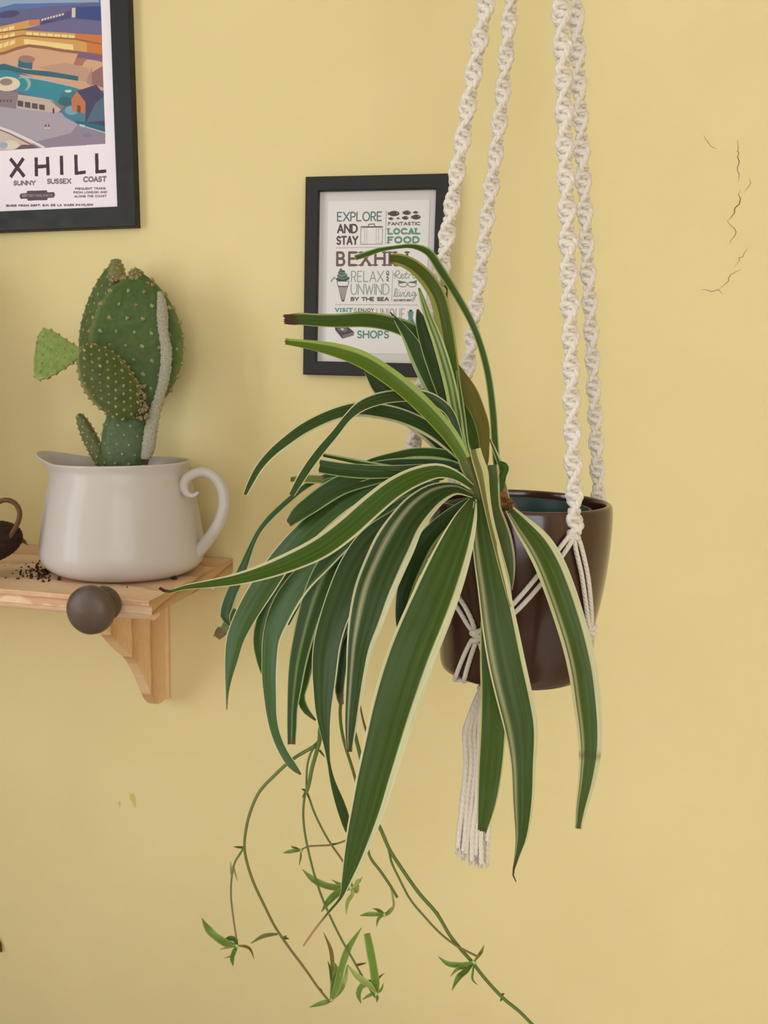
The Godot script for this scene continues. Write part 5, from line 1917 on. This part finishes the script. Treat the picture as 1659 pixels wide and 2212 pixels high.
	leaf(o, "leaf", [[960, 1060, 0.524, 14], [880, 1105, 0.533, 30], [826, 1160, 0.539, 36], [790, 1230, 0.543, 34], [765, 1310, 0.545, 28], [748, 1390, 0.546, 22], [738, 1450, 0.546, 20], [734, 1500, 0.545, 18], [738, 1522, 0.544, 10]], deep, pale, 0.10, 0.08, Vector2(-0.4, 0.2), {"dead": 0.05, "dead_col": rgb8(120, 98, 70)})
	leaf(o, "leaf", [[980, 1060, 0.519, 16], [920, 1085, 0.521, 34], [860, 1125, 0.523, 50], [806, 1170, 0.525, 66], [770, 1222, 0.526, 70], [743, 1283, 0.526, 69], [722, 1339, 0.525, 62], [708, 1394, 0.524, 59], [702, 1450, 0.522, 54], [700, 1491, 0.521, 46], [699, 1533, 0.520, 36], [702, 1574, 0.519, 24], [707, 1616, 0.518, 12], [711, 1649, 0.518, 7], [720, 1690, 0.518, 12], [733, 1728, 0.518, 20], [745, 1765, 0.518, 22], [753, 1795, 0.518, 16], [757, 1810, 0.518, 4]], rgb8(66, 94, 48), cream, 0.02, 0.045, Vector2(-0.1, 0.2), {"lean1": Vector2(-0.8, 0.1)})
	leaf(o, "leaf", [[1022, 1070, 0.518, 12], [985, 1056, 0.515, 26], [945, 1066, 0.512, 50], [908, 1095, 0.509, 68], [880, 1130, 0.507, 76], [856, 1172, 0.505, 88], [836, 1212, 0.504, 90], [811, 1272, 0.503, 88], [792, 1339, 0.503, 76], [778, 1394, 0.503, 57], [770, 1450, 0.503, 45], [764, 1505, 0.502, 37], [759, 1560, 0.501, 29], [756, 1600, 0.501, 19], [755, 1624, 0.501, 12]], dark, cream, 0.05, 0.15, Vector2(-0.15, 0.5), {"dead": 0.022, "cut": 0.3, "stripe": Vector2(0.30, 0.06), "dead_col": rgb8(84, 58, 52)})
	leaf(o, "leaf", [[1024, 1074, 0.5175, 12], [966, 1120, 0.514, 32], [922, 1168, 0.512, 42], [897, 1212, 0.512, 46], [881, 1256, 0.512, 38], [870, 1300, 0.513, 30], [866, 1345, 0.514, 22], [866, 1385, 0.515, 4]], deep, pale, 0.04, 0.14, Vector2(-0.3, 0.2), {})
	leaf(o, "leaf", [[955, 1048, 0.526, 14], [890, 1058, 0.535, 30], [830, 1088, 0.542, 38], [770, 1130, 0.548, 40], [715, 1185, 0.552, 38], [672, 1240, 0.555, 32], [640, 1300, 0.557, 22], [622, 1350, 0.558, 5]], deep, pale, 0.05, 0.08, Vector2(-0.5, 0.2), {})
	leaf(o, "leaf", [[970, 1062, 0.523, 14], [905, 1085, 0.531, 30], [850, 1130, 0.537, 36], [805, 1190, 0.541, 38], [775, 1260, 0.543, 34], [752, 1330, 0.545, 24], [738, 1390, 0.546, 5]], dark, pale, 0.08, 0.06, Vector2(-0.4, 0.2), {})
	# the long bright leaf that points at the jug
	leaf(o, "leaf", [[1020, 1052, 0.5165, 12], [985, 1028, 0.512, 22], [950, 1018, 0.509, 32], [905, 1028, 0.506, 42], [855, 1054, 0.502, 48], [800, 1098, 0.498, 52], [752, 1140, 0.495, 53], [692, 1184, 0.492, 51], [631, 1214, 0.490, 44], [571, 1236, 0.488, 35], [511, 1252, 0.486, 26], [450, 1262, 0.485, 18], [400, 1269, 0.484, 11], [387, 1272, 0.484, 9], [366, 1278, 0.484, 8], [352, 1275, 0.484, 7], [344, 1270, 0.484, 6]], rgb8(78, 114, 26), cream, 0.12, 0.10, Vector2(-0.2, 0.5), {"dead": 0.055, "fold": 0.24, "dead_col": rgb8(66, 44, 34), "rows": 64})
	# ---- leaves hanging in front of the pot
	leaf(o, "leaf", [[1064, 1004, 0.5215, 25], [1066, 1027, 0.521, 25], [1068, 1057, 0.5185, 22], [1071, 1095, 0.514, 22], [1081, 1130, 0.511, 27], [1091, 1163, 0.509, 29], [1098, 1200, 0.508, 28], [1103, 1240, 0.508, 18], [1105, 1275, 0.508, 4]], rgb8(90, 112, 62), rgb8(190, 178, 124), 0.03, 0.16, Vector2(0.2, 0.1), {})
	leaf(o, "leaf", [[1078, 1000, 0.5225, 10], [1090, 1008, 0.523, 14], [1084, 1030, 0.522, 16], [1080, 1060, 0.520, 12]], mid, mid, 0.05, 0.05, Vector2(0.5, 0.1), {"fold": 0.6})
	leaf(o, "leaf", [[1050, 1300, 0.487, 14], [1054, 1335, 0.4865, 30], [1060, 1385, 0.486, 44], [1065, 1440, 0.486, 54], [1067, 1490, 0.486, 57], [1066, 1566, 0.486, 56], [1060, 1650, 0.486, 54], [1053, 1725, 0.486, 43], [1044, 1780, 0.486, 26], [1041, 1796, 0.486, 19]], mid, rgb8(196, 190, 126), 0.06, 0.05, Vector2(-0.3, 0.0), {"dead": 0.02, "cut": 0.8, "dead_col": rgb8(84, 58, 40)})
	leaf(o, "leaf", [[1022, 1078, 0.5165, 16], [1008, 1115, 0.507, 46], [990, 1165, 0.499, 70], [966, 1228, 0.492, 88], [941, 1290, 0.487, 98], [915, 1352, 0.484, 103], [890, 1415, 0.481, 104], [868, 1480, 0.479, 102], [848, 1545, 0.478, 97], [830, 1610, 0.477, 90], [811, 1680, 0.476, 83], [795, 1745, 0.476, 74], [778, 1805, 0.476, 60], [762, 1860, 0.476, 42], [748, 1905, 0.476, 22], [737, 1938, 0.476, 8], [715, 1965, 0.476, 6], [690, 1995, 0.476, 5], [668, 2025, 0.476, 5], [655, 2044, 0.476, 4]], rgb8(74, 104, 34), cream, 0.05, 0.15, Vector2(-0.15, 0.15), {"dead": 0.105, "dead_col": rgb8(168, 140, 92), "rows": 72})
	leaf(o, "leaf", [[1038, 1082, 0.514, 30], [1042, 1130, 0.504, 46], [1051, 1190, 0.495, 58], [1066, 1271, 0.487, 68], [1081, 1361, 0.482, 77], [1096, 1440, 0.479, 80], [1112, 1510, 0.478, 78], [1125, 1572, 0.478, 72], [1130, 1650, 0.478, 54], [1130, 1733, 0.478, 45], [1125, 1816, 0.478, 24], [1118, 1844, 0.478, 13], [1112, 1869, 0.478, 6], [1108, 1888, 0.478, 4], [1115, 1905, 0.478, 2]], rgb8(72, 102, 42), rgb8(212, 204, 156), 0.04, 0.11, Vector2(0.0, 0.15), {"dead": 0.095, "dead_col": rgb8(88, 62, 42), "stripe": Vector2(0.08, 0.05)})
	leaf(o, "leaf", [[1026, 970, 0.5145, 24], [1031, 990, 0.514, 26], [1040, 1018, 0.512, 28], [1047, 1057, 0.509, 21], [1053, 1092, 0.505, 17], [1062, 1135, 0.500, 15], [1076, 1190, 0.493, 16], [1092, 1250, 0.487, 16], [1104, 1310, 0.483, 8]], rgb8(150, 146, 96), rgb8(204, 194, 136), 0.10, 0.42, Vector2(0.1, 0.2), {"cut": 0.5, "fold": 0.3})
	leaf(o, "leaf", [[1101, 1100, 0.5185, 20], [1131, 1136, 0.508, 42], [1161, 1174, 0.501, 58], [1185, 1217, 0.496, 64], [1207, 1271, 0.492, 66], [1228, 1331, 0.489, 65], [1246, 1392, 0.487, 63], [1259, 1452, 0.486, 62], [1267, 1512, 0.485, 60], [1273, 1570, 0.485, 55], [1274, 1626, 0.485, 47], [1266, 1691, 0.485, 36], [1255, 1747, 0.485, 24], [1249, 1790, 0.485, 14]], rgb8(84, 112, 40), rgb8(214, 208, 162), 0.11, 0.19, Vector2(0.2, 0.3), {"dead": 0.012, "cut": 0.3, "crease": 0.775, "stripe": Vector2(0.16, 0.05)})
	# ---- runners and their plantlets
	var g0 := rgb8(98, 116, 58)
	var b0 := rgb8(124, 106, 62)
	runner(o, [720, 1480, 702, 1540, 692, 1575, 690, 1600, 685, 1620, 674, 1659, 665, 1702, 661, 1712], 0.545, 0.556, 11, 8, g0, g0)
	runner(o, [690, 1600, 683, 1608, 635, 1638, 593, 1675, 560, 1711, 539, 1759, 530, 1801, 528, 1831, 533, 1861, 548, 1907, 572, 1958, 593, 2000, 623, 2045, 659, 2093, 689, 2136, 712, 2164], 0.552, 0.572, 8, 4.5, g0, b0)
	runner(o, [526, 1832, 518, 1845, 508, 1861, 501, 1892, 499, 1937, 504, 1982, 512, 2036], 0.561, 0.570, 5, 4, g0, rgb8(140, 116, 92))
	runner(o, [684, 1612, 677, 1617, 665, 1647, 662, 1681, 662, 1706], 0.553, 0.556, 5, 4.5, g0, g0)
	runner(o, [660, 1706, 658, 1720, 655, 1756, 658, 1795, 668, 1846, 680, 1892, 695, 1937, 713, 1979, 738, 2030, 762, 2072, 786, 2115, 810, 2154], 0.556, 0.570, 5.5, 4.5, g0, g0)
	runner(o, [661, 1708, 668, 1724, 677, 1750, 695, 1789, 716, 1825, 741, 1861, 756, 1890, 760, 1914], 0.557, 0.566, 5, 4, g0, b0)
	runner(o, [790, 1780, 751, 1813, 716, 1825, 686, 1827, 664, 1829, 650, 1836], 0.575, 0.575, 4, 3.5, b0, b0)
	runner(o, [740, 1500, 735, 1530, 737, 1570, 744, 1605, 759, 1653, 772, 1699, 786, 1765, 799, 1850, 822, 1882, 843, 1913, 858, 1938], 0.546, 0.562, 7.5, 6, g0, g0)
	runner(o, [843, 1913, 849, 1940, 850, 1958, 840, 1973, 832, 1977], 0.561, 0.562, 5, 5, rgb8(176, 176, 118), g0)
	runner(o, [760, 1560, 780, 1640, 800, 1740, 827, 1802, 842, 1836, 869, 1878, 905, 1929, 944, 1974, 971, 2019, 995, 2050, 1019, 2077, 1047, 2113, 1089, 2158, 1122, 2185, 1149, 2212, 1185, 2246], 0.550, 0.560, 9, 7, g0, g0)
	runner(o, [838, 1828, 842, 1845, 845, 1860, 863, 1899, 887, 1944, 917, 1980, 950, 2015, 983, 2041, 1029, 2065], 0.555, 0.553, 5.5, 4.5, g0, b0)
	runner(o, [773, 1480, 779, 1530, 786, 1562, 794, 1588], 0.545, 0.545, 3, 6, b0, rgb8(120, 98, 60))
	for q in [[526, 1831, 0.561, -22, -2], [661, 1708, 0.555, -10, -4], [660, 1712, 0.555, -7, 12], [664, 1714, 0.555, 4, 12], [683, 1606, 0.551, -4, 10], [690, 1620, 0.551, 12, 16], [612, 2026, 0.567, 13, 2], [612, 2026, 0.566, 8, -5], [689, 2136, 0.572, 8, 5], [842, 1838, 0.555, 2, 24], [843, 1912, 0.561, 6, 8], [940, 1968, 0.556, 9, 6], [1082, 2150, 0.558, 8, -4], [1085, 2154, 0.558, -4, 10], [770, 2085, 0.567, 22, -5], [743, 1866, 0.565, -2, 8], [716, 1825, 0.573, 12, -3]]:
		node_bract(o, q[0], q[1], q[2], q[3], q[4], rgb8(120, 108, 64))
	node_bract(o, 500, 1890, 0.566, -2, -30, rgb8(206, 196, 148))
	node_bract(o, 503, 1870, 0.566, 10, 34, rgb8(206, 196, 148))
	var lg := rgb8(122, 146, 78)
	var lp := rgb8(166, 178, 112)
	var br := rgb8(136, 116, 72)
	leaf(o, "leaf", [[600, 2018, 0.568, 4], [585, 2019, 0.568, 8], [567, 2023, 0.568, 9], [542, 2038, 0.568, 2]], rgb8(146, 140, 86), lp, 0.1, 0.1, Vector2(0, 0.4), {"rows": 12, "inner": 3})
	plantlet(o, 512, 2043, 0.570, [[15, lg, [490, 2038, 470, 2026, 451, 2008, 436, 1983]], [10, rgb8(78, 106, 52), [508, 2030, 496, 2027, 482, 2031]], [11, rgb8(92, 118, 56), [506, 2056, 502, 2070, 504, 2087]], [6, lp, [494, 2046, 474, 2051]], [6, br, [528, 2044, 540, 2050, 549, 2072]], [4, br, [500, 2064, 484, 2070]]])
	plantlet(o, 650, 1837, 0.575, [[8, lg, [636, 1838, 624, 1840, 611, 1842]], [4, br, [640, 1832, 632, 1830, 628, 1826]], [5, lg, [650, 1850, 646, 1870]]])
	plantlet(o, 758, 1917, 0.566, [[13, lg, [735, 1918, 706, 1914, 677, 1900, 653, 1878]], [8, lg, [738, 1912, 716, 1900]], [15, rgb8(96, 124, 54), [737, 1925, 713, 1944, 694, 1970]], [8, lp, [772, 1908, 784, 1893]], [9, lp, [762, 1930, 751, 1948, 748, 1976]], [10, lp, [770, 1925, 772, 1905, 778, 1898]]])
	plantlet(o, 831, 1976, 0.562, [[9, lg, [812, 1975, 795, 1975, 777, 1978]], [8, lg, [820, 1968, 804, 1962]], [7, lg, [818, 1984, 813, 2002]], [6, lp, [838, 1970, 848, 1958]]])
	plantlet(o, 716, 2160, 0.572, [[15, lg, [726, 2138, 737, 2094, 751, 2052, 781, 2004]], [9, br, [720, 2132, 719, 2100, 715, 2054, 699, 2014]], [17, lg, [722, 2130, 727, 2100, 723, 2080]], [11, lp, [734, 2140, 746, 2114, 750, 2084]], [10, lg, [706, 2164, 692, 2168, 668, 2176]], [6, rgb8(80, 100, 50), [716, 2120, 713, 2090, 708, 2076]]])
	plantlet(o, 813, 2146, 0.570, [[18, rgb8(118, 144, 64), [812, 2126, 807, 2090, 800, 2052, 793, 2016], 1], [12, lp, [800, 2130, 771, 2108, 750, 2084]], [12, lg, [806, 2124, 785, 2127, 774, 2146, 780, 2168]], [7, lg, [798, 2150, 782, 2160]], [5, br, [815, 2126, 819, 2112, 831, 2102]], [5, lp, [824, 2136, 829, 2122]], [7, rgb8(120, 124, 74), [815, 2155, 814, 2166]], [5, lp, [822, 2140, 828, 2130]]])
	plantlet(o, 1024, 2078, 0.5525, [[10, lg, [1000, 2084, 968, 2082, 946, 2066]], [8, lg, [1008, 2088, 990, 2092, 972, 2110]], [12, rgb8(108, 136, 62), [1008, 2096, 989, 2114, 976, 2140]], [5, lg, [1022, 2096, 1021, 2116, 1032, 2128]], [7, br, [1034, 2064, 1040, 2056, 1046, 2041]]])
